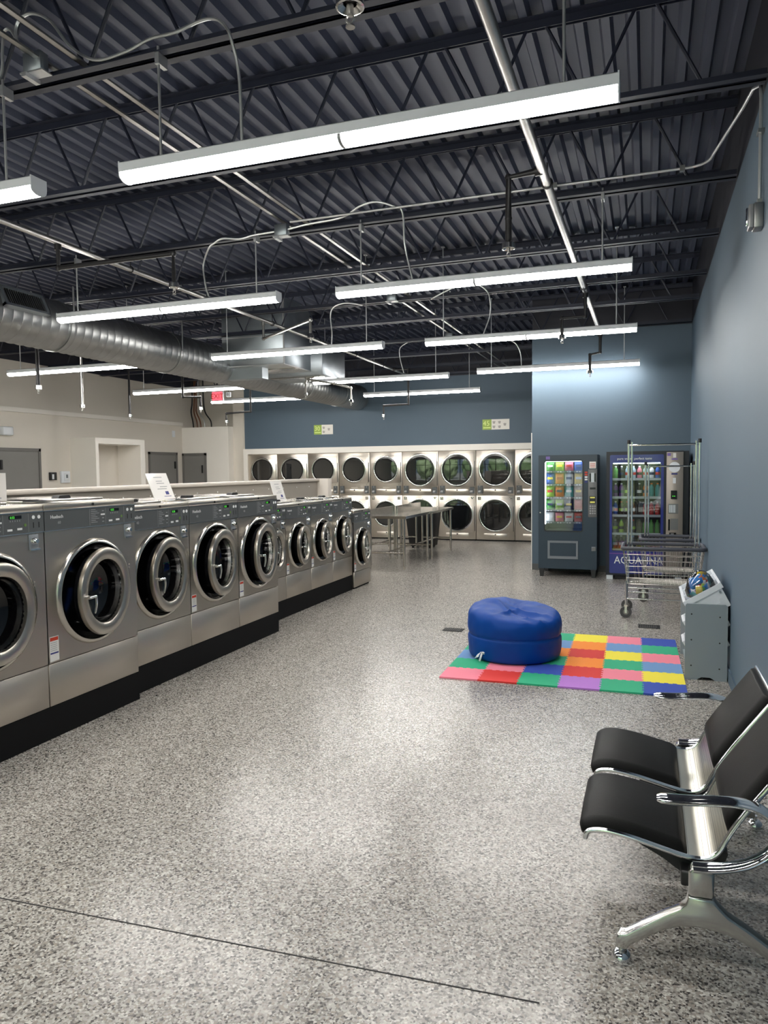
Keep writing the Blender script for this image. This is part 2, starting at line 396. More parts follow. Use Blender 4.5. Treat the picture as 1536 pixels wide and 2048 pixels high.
# outdoors seen only in reflections
struct(box(-60, -60, -.2, 60, YF-.15, -.08).build('ground', 'pavement'), 'parking lot outside')
def crown(n, c, r, seed, m):
    rnd = random.Random(seed); bm = bmesh.new(); bmesh.ops.create_icosphere(bm, subdivisions=4, radius=1)
    from mathutils import noise
    off = Vector((seed*3.1, seed*1.7, 0))
    for v in bm.verts:
        q = v.co.normalized(); k = 1+.35*noise.noise(q*2.2+off)+.2*noise.noise(q*6+off)
        v.co = Vector((q.x*r[0]*k, q.y*r[1]*k, q.z*r[2]*k))
    me = bpy.data.meshes.new(n); bm.to_mesh(me); bm.free(); me.materials.append(M[m])
    for p in me.polygons: p.use_smooth = True
    o = bpy.data.objects.new(n, me); COL.objects.link(o); o.location = c; return o
for i, (x, y, r, m) in enumerate([(-15.6,-10.5,1.5,'leaf'),(-11.9,-9.8,1.5,'leaf_pale'),(-8.2,-10.4,1.5,'leaf'),(-4.5,-9.6,1.5,'leaf'),(-.8,-10.6,1.5,'leaf_pale'),(2.9,-9.8,1.5,'leaf')]):
    t = thing('tree', ['spreading tree outside', 'pale green tree outside', 'dark round tree outside', 'bushy tree outside', 'light leafy tree outside', 'broad tree outside'][i]+' the storefront windows', 'tree', (x,y,-.08), group='trees beyond the parking lot')
    MB().cyl((0,0,0),(0,0,1.6),.16,10,.1).build('trunk','bark',t)
    c = crown('foliage', (0,0,2.3), (r,r*.8,2.2), i+2, m); c.parent = t

# ================================================================== ROOF JOISTS
JY = [.25, 1.78, 3.305, 4.64, 6.10, 7.52, 8.99, 10.235, 11.87, 13.38, 14.88, 16.28]
ORD = ['first','second','third','fourth','fifth','sixth','seventh','eighth','ninth','tenth','eleventh','twelfth']
ZB0, ZB1 = 3.755, 4.315
def chord_mb(x0, x1, zb, s):
    m = MB(); t = .006; l = .052
    for sd in (-1, 1):
        y0 = sd*.012
        m.box(x0, y0, zb, x1, y0+sd*l, zb+s*t); m.box(x0, y0, zb, x1, y0+sd*t, zb+s*l)
    return m
PAN = .62
webA = None
for k, y in enumerate(JY):
    x1 = XR-.01 if y < YJ-.05 else JX-.02
    x0 = XL+.02
    t = thing('bar_joist', 'dark steel open web bar joist, %s one visible counting from the front' % ORD[max(0,k-2)] if k >= 2 else ('dark steel bar joist above the camera position' if k == 0 else 'dark steel bar joist just outside the top of the view'), 'joist', (0,y,0), group='roof bar joists')
    chord_mb(x0, x1, ZB0, 1).build('bottom_chord', 'joist_paint', t)
    chord_mb(x0, x1, ZB1, -1).build('top_chord', 'joist_paint', t)
    if webA is None:
        h = ZB1-ZB0-.03
        webA = MB().cyl((0,0,ZB0+.015),(PAN/2-.045,0,ZB1-.015),.011,6).build('web_member','joist_paint',t)
        webB = MB().cyl((PAN/2+.045,0,ZB1-.015),(PAN,0,ZB0+.015),.011,6).build('web_member','joist_paint',t)
        webA.location.x = webB.location.x = x0+.45
        start = 1
    else: start = 0
    for i in range(start, int((x1-x0-.45)/PAN)):
        for wsrc in (webA, webB):
            c = wsrc.copy(); COL.objects.link(c); c.parent = t; c.location.x = x0+.45+i*PAN
# bridging bars running front to back
for xx, z, lb in ((-2.83,3.745,'right hand steel bridging bar lying along the joist bottom chords'), (-3.05,3.775,'left hand steel bridging bar lying along the joist bottom chords'), (-7.4,3.765,'steel bridging bar above the spiral duct')):
    m = MB()
    m.box(xx, -.5, z+.045, xx+.034, 16.3, z+.050); m.box(xx, -.5, z+.045, xx+.004, 16.3, z+.079)
    tag(m.build('bridging_bar','pipe_steel'), lb, 'bar', 'joist bridging')

# ================================================================== CEILING LIGHTS
ZL = 3.235
def make_light(ztop=3.79):
    t = thing('strip_light', '', 'ceiling light', (0,0,ZL))
    L = 2.44
    # housing (inverted tray)
    h = MB(); h.prism([(0,-.055,-.052),(0,.055,-.052),(0,.055,-.008),(0,.045,0),(0,-.045,0),(0,-.055,-.008)], (L,0,0))
    h.build('housing','lamp_housing',t)
    lp = [(0,-.052,-.052)]+[(0,.052*math.cos(a),-.062-.030*math.sin(a)) for a in [PI-PI*i/8 for i in range(9)]]+[(0,.052,-.052)]
    for a, b in ((.006,L/2-.008),(L/2+.008,L-.006)):
        q = MB(); q.prism([(a,p[1],p[2]) for p in lp], (b-a,0,0)); q.build('lens','lamp_lens',t)
    bp = [(L/2-.008,p[1]*1.02,p[2]-.001) for p in lp]; MB().prism(bp,(.016,0,0)).build('joint_band','lamp_band',t)
    for xx in (-.003, L-.003):
        MB().prism([(xx,p[1]*1.04,p[2]-.002) for p in lp[:-1]]+[(xx,.056,-.05),(xx,.056,.001),(xx,-.056,.001)],(.006,0,0)).build('end_cap','lamp_housing',t)
    for xx in (.22, L-.22):
        r = MB().cyl((xx,0,0),(xx,0,ztop-ZL),.007,8)
        if ztop < 4: r.box(xx-.012,-.015,3.70-ZL,xx+.012,.06,3.757-ZL)
        else: r.box(xx-.02,-.02,ztop-ZL-.012,xx+.02,.02,ztop-ZL)
        r.build('hanger_rod','conduit',t)
    return t
L0 = make_light(); L1 = make_light(ZDK-.046)
COLS = {'r':-2.583,'m':-5.567,'l':-9.29}
LIGHTS = [('r',3.262,'large lit strip light nearest the camera'),('m',3.23,'lit strip light end cut off by the left edge, above the washers'),
 ('r',6.06,'lit strip light second in the right hand row'),('m',5.99,'lit strip light crossing in front of the spiral duct'),
 ('r',8.80,'lit strip light third in the right hand row'),('m',8.76,'lit strip light in front of the galvanized plenum box'),
 ('r',11.72,'lit strip light washing the blue wall above the vending machines'),('m',11.98,'lit strip light just beyond the plenum box in the middle row'),
 ('m',14.44,'farthest lit strip light of the middle row, near the dryer wall'),
 ('l',8.93,'lit strip light at the left edge below the spiral duct'),('l',12.05,'lit strip light on the left below the duct, left of the exit sign'),('l',14.33,'farthest lit strip light on the left, right under the exit sign'),
 ('l',5.99,'added strip light out of view beyond the left edge, brightening the left wall'),('l',3.2,'added strip light out of view far left of the camera, brightening the left wall'),  # two unseen lights added to brighten the left side of the room
 ('r',.45,'lit strip light above the camera position'),('m',.45,'lit strip light overhead left of the camera position')]
for i, (c, y, lb) in enumerate(LIGHTS):
    o = L0 if i == 0 else (L1 if i == 4 else copy_tree(L0 if y < 7 and y > 1 else L1))
    o.location = (COLS[c] + (.02 if c != 'l' else (0 if y < 10 else (-.16+.03 if y < 13 else .16))), y, ZL); o['label'] = lb; o['group'] = 'suspended strip lights'
# flexible cable whips to the lights
def whip(pts, label, r=.0085):
    tag(MB().tube(smooth_path(pts,8), r, 6).build('flexible_conduit','conduit'), label, 'cable', 'flexible conduits')
whip([(-3.093,3.240,3.828),(-3.214,3.240,3.950),(-3.226,3.240,4.062),(-3.131,3.240,4.102),(-2.999,3.240,4.036),(-2.873,3.240,3.884),(-2.716,3.240,3.783),(-2.527,3.240,3.786),(-2.374,3.240,3.820),(-2.225,3.240,3.822),(-2.080,3.240,3.847),(-1.996,3.240,3.839),(-1.941,3.240,3.795),(-1.912,3.240,3.735),(-1.888,3.270,3.570),(-1.879,3.270,3.257)], 'grey flexible conduit looping from the joist to the nearest strip light')
whip([(-3.103,3.240,3.835),(-3.191,3.240,3.925),(-3.265,3.240,4.039),(-3.314,3.240,4.043),(-3.330,3.240,3.952),(-3.347,3.240,3.823),(-3.450,3.240,3.708),(-3.526,3.240,3.342)], 'grey flexible conduit dropping at the top left corner of the view')
whip([(-2.991,5.930,3.743),(-2.793,5.930,3.766),(-2.466,5.930,3.785),(-2.301,5.930,3.856),(-2.152,5.930,3.874),(-1.995,5.930,3.817),(-1.921,5.930,3.759),(-1.941,6.050,3.528),(-1.877,6.050,3.244)], 'grey flexible conduit arching down to the second right hand light')
whip([(-3.050,5.930,3.741),(-3.298,5.930,3.735),(-3.455,5.930,3.718),(-3.624,5.930,3.741),(-3.719,5.930,3.708),(-3.778,5.930,3.665),(-3.874,5.990,3.542),(-3.857,5.990,3.364),(-3.828,5.990,3.266)], 'grey flexible conduit arching down to the light before the duct')
whip([(-2.489,8.770,3.700),(-2.172,8.770,3.820),(-1.946,8.770,3.823),(-1.815,8.770,3.747),(-1.767,8.770,3.626),(-1.774,8.800,3.458),(-1.835,8.800,3.287),(-1.865,8.800,3.207)], 'grey flexible conduit hanging to the third right hand light')
whip([(-3.368,8.740,3.690),(-3.502,8.740,3.726),(-3.637,8.740,3.737),(-3.761,8.740,3.698),(-3.813,8.760,3.599),(-3.796,8.760,3.385),(-3.805,8.760,3.222)], 'grey flexible conduit hanging to the light before the plenum')
whip([(-2.320,11.700,3.630),(-2.107,11.700,3.647),(-1.958,11.700,3.583),(-1.884,11.720,3.427),(-1.868,11.720,3.225)], 'grey flexible conduit hanging to the light by the blue wall')
whip([(-3.806,11.950,3.761),(-3.930,11.950,3.687),(-3.959,11.980,3.576),(-3.925,11.980,3.407),(-3.882,11.980,3.263)], 'grey flexible conduit hanging to the light beyond the plenum')
# junction boxes
def jbox(p, label):
    t = thing('junction_box', label, 'junction box', p, group='junction boxes')
    box(-.06,-.03,0,.06,.03,.10).build('box','galvanized_sheet',t,bevel=.004,seg=1)
    m = MB(); m.box(-.075,-.036,-.008,.075,.036,0); m.box(-.05,-.05,-.03,-.02,.05,-.008); m.build('bracket','conduit',t)
jbox((-3.067,3.20,3.760),'galvanized junction box beside the nearest joist, top left')
jbox((-3.032,5.93,3.693),'galvanized junction box at the end of the long conduit')
jbox((-3.025,8.87,3.740),'galvanized junction box above the third right hand light')
jbox((-3.0,11.6,3.70),'small galvanized junction box near the dryer wall')
# long straight conduit to the right wall, down to the alarm box
cp = [(-2.92,5.87,3.785),(.25,5.87,3.785)]+arc((.25,5.72,3.785),.15,PI/2,PI/2-PI*.42,6,(1,0,0),(0,1,0))
cp += [(.53,5.1,3.82),(.56,4.9,3.83),(.585,4.8,3.80),(.588,4.78,3.72),(.588,4.78,3.13)]
t = thing('wall_conduit','straight metal conduit running along the joist and down the right wall','conduit')
MB().tube(cp,.0105,8).build('conduit_run','conduit',t)
st = MB(); st.box(.57,4.745,3.52,.605,4.815,3.54); st.box(.2,5.855,3.765,.235,5.89,3.805); st.box(-.7,5.855,3.765,-.665,5.89,3.805); st.build('strap','galvanized',t)
t = thing('alarm_box','grey metal alarm strobe box on the upper right wall','alarm',(XR,4.78,3.06))
box(-.05,-.05,-.07,0,.05,.07).build('back_box','galvanized',t,bevel=.006)
box(-.075,-.045,-.065,-.05,.045,.065).build('face_plate','lamp_band',t,bevel=.004)
m = MB(); m.box(-.088,-.03,-.05,-.075,-.005,.05); m.build('strobe_lens','chrome',t,bevel=.004)
box(-.03,-.012,.07,-.005,.012,.10).build('connector','galvanized',t)

# ================================================================== SPRINKLER PIPING
def pipe(name, path, r, m, label, hang=(), cat='pipe', grp='sprinkler pipes'):
    t = thing(name, label, cat, group=grp)
    MB().tube(path, r, 12).build('pipe_run', m, t)
    for (x,y,z,zt) in hang:
        q = MB(); q.tube([Vector((x,y,z))+Vector((math.cos(a),0,math.sin(a)))*(r+.006) for a in [2*PI*i/16 for i in range(16)]], .006, 6, closed=True); q.cyl((x,y,z+r),(x,y,zt),.005,6); q.build('hanger','pipe_black',t)
    return t
pipe('sprinkler_pipe', [(-.675,-1.5,3.62),(-.675,11.62,3.62)], .030, 'pipe_steel', 'steel sprinkler branch pipe running front to back near the right wall', [(-.675,y,3.62,3.76) for y in (2.5,5.35,8.5,11.5)])
pipe('sprinkler_pipe', [(-4.77,-1.5,3.62),(-4.77,15.6,3.62)], .024, 'pipe_steel', 'steel sprinkler branch pipe running front to back beside the plenum box', [(-4.77,y,3.62,3.76) for y in (3.2,6.1,9.0,12.0,13.4)])
pipe('sprinkler_pipe', [(-8.3,-1.5,3.62),(-8.3,15.6,3.62)], .024, 'pipe_black', 'dark sprinkler branch pipe on the far side of the spiral duct', [(-8.3,y,3.62,3.76) for y in (6.1,9.0,12.0)])
def drop(path, label, r=.016, m='pipe_black', cup=True, big=1.):
    t = thing('sprinkler_drop', label, 'sprinkler', group='sprinkler drops')
    MB().tube(path, r, 10).build('pipe_run', m, t)
    for p in path[1:-1]: MB().lathe([(.0,-.026*big),(.018*big,-.02*big),(.026*big,0),(.018*big,.02*big),(0,.026*big)], p, 'z', 10).build('elbow', m, t)
    MB().cyl(path[0], Vector(path[0])+(Vector(path[1])-Vector(path[0])).normalized()*.05, r*1.5, 10).build('branch_tee', m, t)
    e = Vector(path[-1])
    k = MB()
    if cup: k.lathe([(r*1.05,.03),(r*2.0,.015),(r*2.1,-.02),(r*1.8,-.022),(r*1.0,-.01)], e, 'z', 16); k.build('escutcheon','chrome_soft',t)
    else: k.cyl(e+Vector((0,0,.03)), e-Vector((0,0,.02)), r*1.7, 12); k.build('coupling','chrome_soft',t)
    h = MB(); h.cyl(e-Vector((0,0,.01)), e-Vector((0,0,.045)), r*.55, 8); h.tube(arc(e-Vector((0,0,.055)),.012*big,0,2*PI,12,(1,0,0),(0,0,1))[:-1],.003*big,5,closed=True); h.cyl(e-Vector((0,0,.068*big+.002)), e-Vector((0,0,.072*big+.002)),.014*big,12); h.build('sprinkler_head','pipe_steel',t)
    return t
drop([(-.675,2.26,3.62),(-.675,2.26,3.50),(-.90,2.26,3.50),(-.90,2.26,3.13)], 'sprinkler drop with chrome cup at the top edge, over the nearest light', .022, big=1.1)
drop([(-.675,5.1,3.62),(-.90,5.1,3.60),(-.90,5.1,3.33),(-.90,5.1,3.15)], 'sprinkler drop with chrome cup above the second right hand light', .022)
drop([(-4.77,5.15,3.60),(-4.77,5.15,3.40),(-3.61,5.15,3.40),(-3.61,5.15,3.15)], 'sprinkler drop above the light before the spiral duct', .02)
drop([(-4.77,8.75,3.60),(-4.77,8.75,3.38),(-3.60,7.7,3.34),(-3.60,7.7,3.16)], 'sprinkler drop with slanting arm in front of the plenum box', .017, m='pipe_steel')
drop([(-.675,8.72,3.60),(-.675,8.72,3.34),(-.93,8.72,3.34),(-.93,8.72,3.13)], 'sprinkler drop beside the third right hand light', .021)
drop([(-.675,11.5,3.62),(-.675,11.5,3.34),(-.82,11.5,3.31),(-.82,11.5,3.06)], 'sprinkler drop in front of the blue wall over the vending machines', .023)
drop([(-8.3,7.53,3.62),(-7.373,7.53,3.62),(-7.373,7.534,2.74)], 'leftmost long sprinkler drop crossing the light at the left edge', .024, cup=False)
drop([(-8.3,9.957,3.62),(-8.832,9.957,3.62),(-8.832,9.957,2.74)], 'long sprinkler drop second from the left edge', .024, m='pipe_steel', cup=False)
drop([(-8.3,12.02,3.62),(-9.52,12.02,3.62),(-9.52,12.02,2.74)], 'long dark sprinkler drop third from the left edge', .024, cup=False)
drop([(-8.3,11.82,3.62),(-8.16,11.82,3.6),(-8.16,11.82,3.03),(-7.78,11.82,3.01),(-7.78,11.82,2.80)], 'dark sprinkler drop with short arm left of the exit sign', .024, cup=False)
drop([(-8.3,13.6,3.62),(-7.75,13.6,3.6),(-7.75,13.6,2.87),(-8.33,13.6,2.85),(-8.33,13.6,2.68)], 'dark sprinkler drop with arm under the farthest left light', .024, cup=False)
drop([(-5.55,11.68,3.26),(-5.55,11.68,3.21),(-5.58,11.70,3.15),(-5.60,11.74,2.96)], 'sprinkler drop under the plenum box at the light end', .018, m='pipe_steel')
drop([(-5.50,11.62,3.20),(-5.0,11.60,3.10),(-4.72,11.66,3.02),(-4.72,11.66,2.80)], 'sprinkler drop on a long arm below the spiral duct end', .018, m='pipe_steel')
drop([(-4.77,14.0,3.62),(-4.45,14.0,3.6),(-4.45,14.0,2.92),(-4.97,14.0,2.91),(-4.97,14.0,2.71)], 'dark sprinkler drop with arm before the dryer wall', .024, cup=False)

# ================================================================== SPIRAL DUCT
DX, DZ, DR = -6.5, 3.345, .285
t = thing('spiral_duct', 'large round galvanized spiral duct running front to back', 'duct')
def helix_duct():
    m = MB(); n = 40; y = 1.0; rings = []
    ys = []
    while y < 16.42: ys += [(y,0),(y+.105,0),(y+.115,.006),(y+.125,0)]; y += .13
    return ys
ys = helix_duct()
m = MB(); m.lathe([(DR+dr, yy) for yy, dr in ys], (DX,0,DZ), (Vector((0,0,1)),Vector((1,0,0)),Vector((0,1,0))), 44); m.build('tube','galvanized',t)
for yy in (2.6, 6.9, 9.0, 13.4, 15.2):
    q = MB(); q.lathe([(DR,-.025),(DR+.012,-.025),(DR+.012,.025),(DR,.025)], (DX,yy,DZ), (Vector((0,0,1)),Vector((1,0,0)),Vector((0,1,0))), 44); q.build('coupling_band','galvanized',t)
    s = MB(); s.box(DX-.31,yy-.012,DZ,DX-.305,yy+.012,3.77); s.box(DX+.302,yy-.012,DZ,DX+.307,yy+.012,3.77); s.build('hanger_strap','galvanized',t)
# grille on the duct
g = thing('duct_grille','dark slatted supply grille on the spiral duct','grille',(DX,6.22,DZ))
ux = Vector((math.cos(.45),0,math.sin(.45))); uz = Vector((-math.sin(.45),0,math.cos(.45)))
def gp(a,y,h): p = ux*(DR-.03+h)+uz*a; return (p.x,y,p.z)
def gbox(a0,a1,y0,y1,h0,h1):
    P = [gp(a0,y0,h0),gp(a1,y0,h0),gp(a1,y1,h0),gp(a0,y1,h0),gp(a0,y0,h1),gp(a1,y0,h1),gp(a1,y1,h1),gp(a0,y1,h1)]
    return (P,[(0,3,2,1),(4,5,6,7),(0,1,5,4),(1,2,6,5),(2,3,7,6),(3,0,4,7)])
m = MB()
for a in ((-.12,-.09,-.30,.30,0,.06),(.09,.12,-.30,.30,0,.06),(-.12,.12,-.30,-.26,0,.06),(-.12,.12,.26,.30,0,.06)): m.add(*gbox(*a))
m.build('frame','galvanized_sheet',g)
MB().add(*gbox(-.09,.09,-.26,.26,0,.03)).build('backing','black_matte',g)
for i in range(17):
    y0 = -.25+i*.03; MB().add(*gbox(-.09,.09,y0,y0+.008,.03,.056)).build('slat','galvanized',g)
# plenum
t = thing('plenum_box','galvanized rectangular plenum box joining the spiral duct','plenum')
box(-6.36,10.3,3.29,-5.28,11.28,ZDK-.05).build('upper_box','galvanized_sheet',t,bevel=.004,seg=1)
box(-6.30,11.28,3.225,-5.07,12.25,3.74).build('lower_box','galvanized_sheet',t,bevel=.004,seg=1)
m = MB(); m.box(-6.36,10.29,3.72,-5.27,10.30,3.735); m.box(-5.28,10.29,3.29,-5.26,10.31,4.3); m.box(-6.37,10.285,3.275,-5.27,11.28,3.29); m.build('flange','conduit',t)
m = MB(); m.box(-6.0,10.7,3.262,-5.3,10.9,3.275); m.box(-6.1,11.4,3.205,-5.15,11.55,3.225); m.build('seam_strip','steel_bright',t)
box(-6.5,10.42,3.10,-5.72,10.62,3.28).build('take_off','galvanized_sheet',t)
# exit sign
t = thing('exit_sign','small red lit exit sign hanging near the far left light','sign',(-8.62,13.75,3.235))
box(-.14,-.02,-.10,.14,.02,.10).build('housing','device_white',t,bevel=.006)
box(-.125,-.028,-.09,.125,-.02,.09).build('face','exit_red',t)
text('lettering','EXIT',.15,'label_red',t,(0,-.0285,-.052),'-y','CENTER')
MB().cyl((0,0,.1),(0,0,ZDK-.046-3.235),.008,8).build('stem','pipe_black',t)
t = thing('emergency_light','small white emergency lamp head beside the exit sign','lamp',(-8.36,13.75,3.26))
box(-.05,-.03,-.05,.05,.03,.05).build('lamp_body','device_white',t,bevel=.008)
MB().cyl((0,-.03,0),(0,-.036,0),.03,16).build('lamp_face','lamp_band',t)
MB().cyl((0,0,.05),(0,0,ZDK-.046-3.26),.006,8).build('stem','pipe_black',t)
# pipes rising from the closet top
for i,(xx,col,top,lb) in enumerate([(-11.22,'pipe_black',3.5,'thin dark pipe rising from the closet top next to the ledge'),(-11.1,'pack_brown',3.6,'brown pipe rising from the closet top'),(-11.0,'pack_brown',3.4,'second brown pipe bending over the closet top'),(-10.88,'conduit',3.55,'pale conduit rising from the closet top'),(-10.68,'pipe_black',3.6,'rightmost dark pipe bending over the closet top')]):
    tag(MB().tube(smooth_path([(xx,16.7,2.77),(xx-.02,16.7,2.95),(xx-.08-.03*i,16.72,3.2),(xx-.06-.05*i,16.75,top),(xx-.06-.05*i,16.75,4.3)],6),.018,8).build('riser_pipe',col), lb, 'pipe', 'closet riser pipes')

# ================================================================== WASHERS
def make_washer(w, z0, top, pan0, pan1, seam, rz, R, depth, num):
    """front face at x=0 facing +x, width along y, floor z=0"""
    t = thing('front_load_washer', '', 'washer')
    cy = w/2
    e = .004
    m = MB(); m.box(-depth,e,z0,-.27,w-e,top-.035); m.box(-.27,e,z0,-.03,e+.008,top-.035); m.box(-.27,w-e-.008,z0,-.03,w-e,top-.035)
    m.box(-.27,e+.008,pan0+.004,-.03,w-e-.008,top-.035); m.box(-.27,e+.008,z0,-.03,w-e-.008,seam)
    m.build('cabinet','steel',t)
    if z0 > .02: box(-depth, .0, 0, -.002, w, z0).build('plinth','plinth_black',t)
    else: box(-depth, .02, 0, -.02, w-.02, .02).build('plinth','plinth_black',t)
    z1 = max(z0, .02)
    # front sheets
    box(-.03, e, z1+.003, 0, w-e, seam-.003).build('lower_panel','steel_lower',t,bevel=.003,seg=1)
    fp = MB()
    # front panel with round opening: ring of quads between circle and rectangle
    n = 48; Ri = R*.93; a0, a1, b0, b1 = e, w-e, seam+.002, pan0-.002
    C = [(0,cy+Ri*math.cos(2*PI*i/n),rz+Ri*math.sin(2*PI*i/n)) for i in range(n)]
    S = []
    for i in range(n):
        c, s_ = math.cos(2*PI*i/n), math.sin(2*PI*i/n); k = 1e9
        if abs(c) > 1e-6: k = min(k, ((a1-cy) if c > 0 else (a0-cy))/c)
        if abs(s_) > 1e-6: k = min(k, ((b1-rz) if s_ > 0 else (b0-rz))/s_)
        S.append((0,cy+c*k,rz+s_*k))
    fp.add(C+S, [(i,(i+1)%n,n+(i+1)%n,n+i) for i in range(n)])
    corners = [(0,a1,b1),(0,a0,b1),(0,a0,b0),(0,a1,b0)]
    for c in corners:
        # fill corner triangles between neighbouring rim points
        j = min(range(n), key=lambda i: (S[i][1]-c[1])**2+(S[i][2]-c[2])**2)
        for q in (j, (j-1)%n):
            A, B = S[q], S[(q+1)%n]
            if abs(A[1]-B[1]) > 1e-6 and abs(A[2]-B[2]) > 1e-6: fp.add([A,B,c],[(0,1,2)])
    fp.add([(0,a0,b0),(0,a0,b1),(-.03,a0,b1),(-.03,a0,b0)],[(0,1,2,3)]); fp.add([(0,a1,b0),(0,a1,b1),(-.03,a1,b1),(-.03,a1,b0)],[(3,2,1,0)])
    fp.build('front_panel','steel',t)
    # bezel and dark tub behind
    MB().lathe([(R*.90,-.02),(R*.905,.012),(R*.93,.022),(R*.97,.020),(R*1.0,.010),(R*1.012,.0)],(0,cy,rz),'x',56).build('door_bezel','steel_bright',t)
    MB().lathe([(R*.90,.0),(R*.86,-.01),(R*.80,-.012),(R*.72,-.05),(R*.70,-.22),(.0,-.24)],(0,cy,rz),'x',48).build('tub','black_gloss',t)
    # door, hinged on the right and standing slightly open
    Rd = R*.84; ri = R*.60
    d = thing_part('door', t, (.03, cy+Rd+.005, rz), math.radians(8))
    o = -Rd-.0
    MB().lathe([(Rd*.97,-.012),(Rd,.004),(Rd*.985,.022),(Rd*.93,.030),(ri*1.08,.026),(ri*1.02,.018),(ri,-.01)],(0,o,0),'x',56).build('door_ring','door_steel',d)
    MB().lathe([(Rd*.96,-.012),(Rd*.90,-.05),(Rd*.86,-.052),(ri*1.0,-.012)],(0,o,0),'x',48).build('gasket','black_gloss',d)
    MB().lathe([(ri*1.01,.0),(ri*.97,-.03),(ri*.9,-.09),(ri*.6,-.12),(0,-.125)],(0,o,0),'x',40).build('glass_bowl','drum_glass',d)
    MB().lathe([(ri*.985,-.012),(ri*.955,-.040),(ri*.945,-.040),(ri*.975,-.010)],(0,o,0),'x',40).build('inner_rim','chrome_soft',d)
    hy = o-(Rd+ri)/2+.005
    h = MB(); h.cyl((.02,hy-.015,0),(.075,hy-.015,0),.011,10); h.tube([(.068,hy-.035,0),(.072,hy+.02,.0),(.072,hy+.035,-.004)],.011,8)
    h.tube(smooth_path([(.072,hy+.035,-.004),(.074,hy+.036,-.05),(.066,hy+.030,-.11)],4),[.014,.014,.013,.013,.012,.011,.010,.009,.008],8,sx=.6)
    h.build('handle','chrome',d)
    g = MB()
    for zz in (.12,-.06):
        for q in (.0,.022): g.disc((.026,o+(Rd+ri)/2+.01+(.01 if zz>0 else 0),zz*R/.345+q),.005,(1,0,0),.004,8)
    g.build('hinge_screws','steel_lower',d)
    # control panel
    p = box(-.03, e, pan0, .006, w-e, pan1).build('control_panel','panel_grey',t)
    sc = (pan1-pan0)/.118
    H_ = pan1-pan0; X = .0065
    m = MB(); m.box(-.03,e,pan1,.010,w-e,pan1+.005); m.box(-.03,e,pan0-.005,.010,w-e,pan0); m.build('trim_strip','chrome_soft',p)
    def fy(f): return e+(w-2*e)*f
    def fz(f): return pan0+H_*f
    for f in (.46,.64,.86): box(X-.001,fy(f)-.0015,pan0+.004,X+.0006,fy(f)+.0015,pan1-.004).build('divider','panel_line',p)
    text('maker_lettering','Huebsch',.030*sc,'print_white',p,(X,fy(.055),fz(.60)),'+x')
    text('size_lettering',num,.026*sc,'print_grey',p,(X,fy(.125),fz(.30)),'+x')
    m = MB()
    for i in range(8):
        zz = fz(.88-.1*i); m.box(X-.001,fy(.475),zz,X+.0006,fy(.475)+w*(.05+.02*((i*7)%3)),zz+.0035*sc)
        if i % 2: m.box(X-.001,fy(.60),zz,X+.0006,fy(.60)+w*.02,zz+.005*sc)
    m.build('cycle_print','print_grey',p)
    box(X-.002,fy(.585),fz(.56),X+.001,fy(.63),fz(.64)).build('start_mark','print_white',p)
    dp = box(X-.002,fy(.69),fz(.74),X+.001,fy(.80),fz(.90)).build('display','black_gloss',p)
    text('digits','0:32' if num == '60' else '0:28',.019*sc,'led_green',p,(X+.001,fy(.70),fz(.76)),'+x')
    m = MB(); m.box(X-.002,fy(.675),fz(.16),X+.003,fy(.715),fz(.26)); m.box(X-.002,fy(.76),fz(.18),X+.003,fy(.80),fz(.28)); m.build('button','print_white',p)
    MB().disc((X-.001,fy(.83),fz(.40)),.009*sc,(1,0,0),.003,14).build('start_button','button_green',p)
    m = MB()
    for i in range(5): m.box(X-.001,fy(.70)+i*.02*w,fz(.60),X+.0006,fy(.70)+i*.02*w+.004,fz(.68))
    m.build('icons','print_grey',p)
    for f in (.905,.955):
        MB().disc((X-.001,fy(f),fz(.76)),.011*sc,(1,0,0),.003,14).build('coin_label','print_white',p)
        m = MB(); m.box(X-.003,fy(f)-.003,fz(.22),X+.0005,fy(f)+.003,fz(.50)); m.build('coin_slot','black_matte',p)
    # top band and lid
    b = box(-.04, e, pan1+.005, .004, w-e, top).build('top_band','steel',t,bevel=.002,seg=1)
    MB().disc((.003,cy,(pan1+top)/2+.002),.009,(1,0,0),.006,14).build('lock','black_matte',b)
    box(-depth, e, top-.035, -.04, w-e, top-.002).build('top_cover','steel_bright',t,bevel=.003,seg=1)
    l = box(-depth+.30, .06, top-.002, -.22, w-.06, top+.012).build('soap_lid','steel_bright',t,bevel=.003,seg=1)
    q = MB(); q.prism([(-.30,cy+.02,top+.012),(-.30,cy+.14,top+.012),(-.30,cy+.125,top+.034),(-.30,cy+.035,top+.034)],(-.06,0,0)); q.build('lid_handle','black_plastic',l)
    # coin box plate
    zc = pan0-.012; k = w-.045
    c = box(-.002, k-.075, zc-.095, .004, k, zc).build('coin_plate','snack_trim',t,bevel=.002,seg=1)
    MB().lathe([(0,.030),(.013,.030),(.017,.022),(.022,.006),(.024,0)],(.004,k-.040,zc-.04),'x',20).build('knob','chrome',c)
    box(.004,k-.075,zc-.095,.016,k,zc-.087).build('lip','chrome',c)
    # warning sticker
    s0 = seam+.012; sk = box(0,.012,s0,.0012,.012+.075*w/.85,s0+.155*w/.85).build('warning_label','label_white',t)
    box(.0012,.016,s0+.128*w/.85,.0018,.012+.070*w/.85,s0+.150*w/.85).build('red_header','label_red',sk)
    box(.0012,.016,s0+.046*w/.85,.0018,.012+.070*w/.85,s0+.055*w/.85).build('blue_bar','label_blue',sk)
    m = MB()
    for i in range(5): m.box(.0012,.02,s0+(.066+.012*i)*w/.85,.0016,.012+.06*w/.85,s0+(.069+.012*i)*w/.85)
    m.build('fine_print','print_grey',sk)
    return t
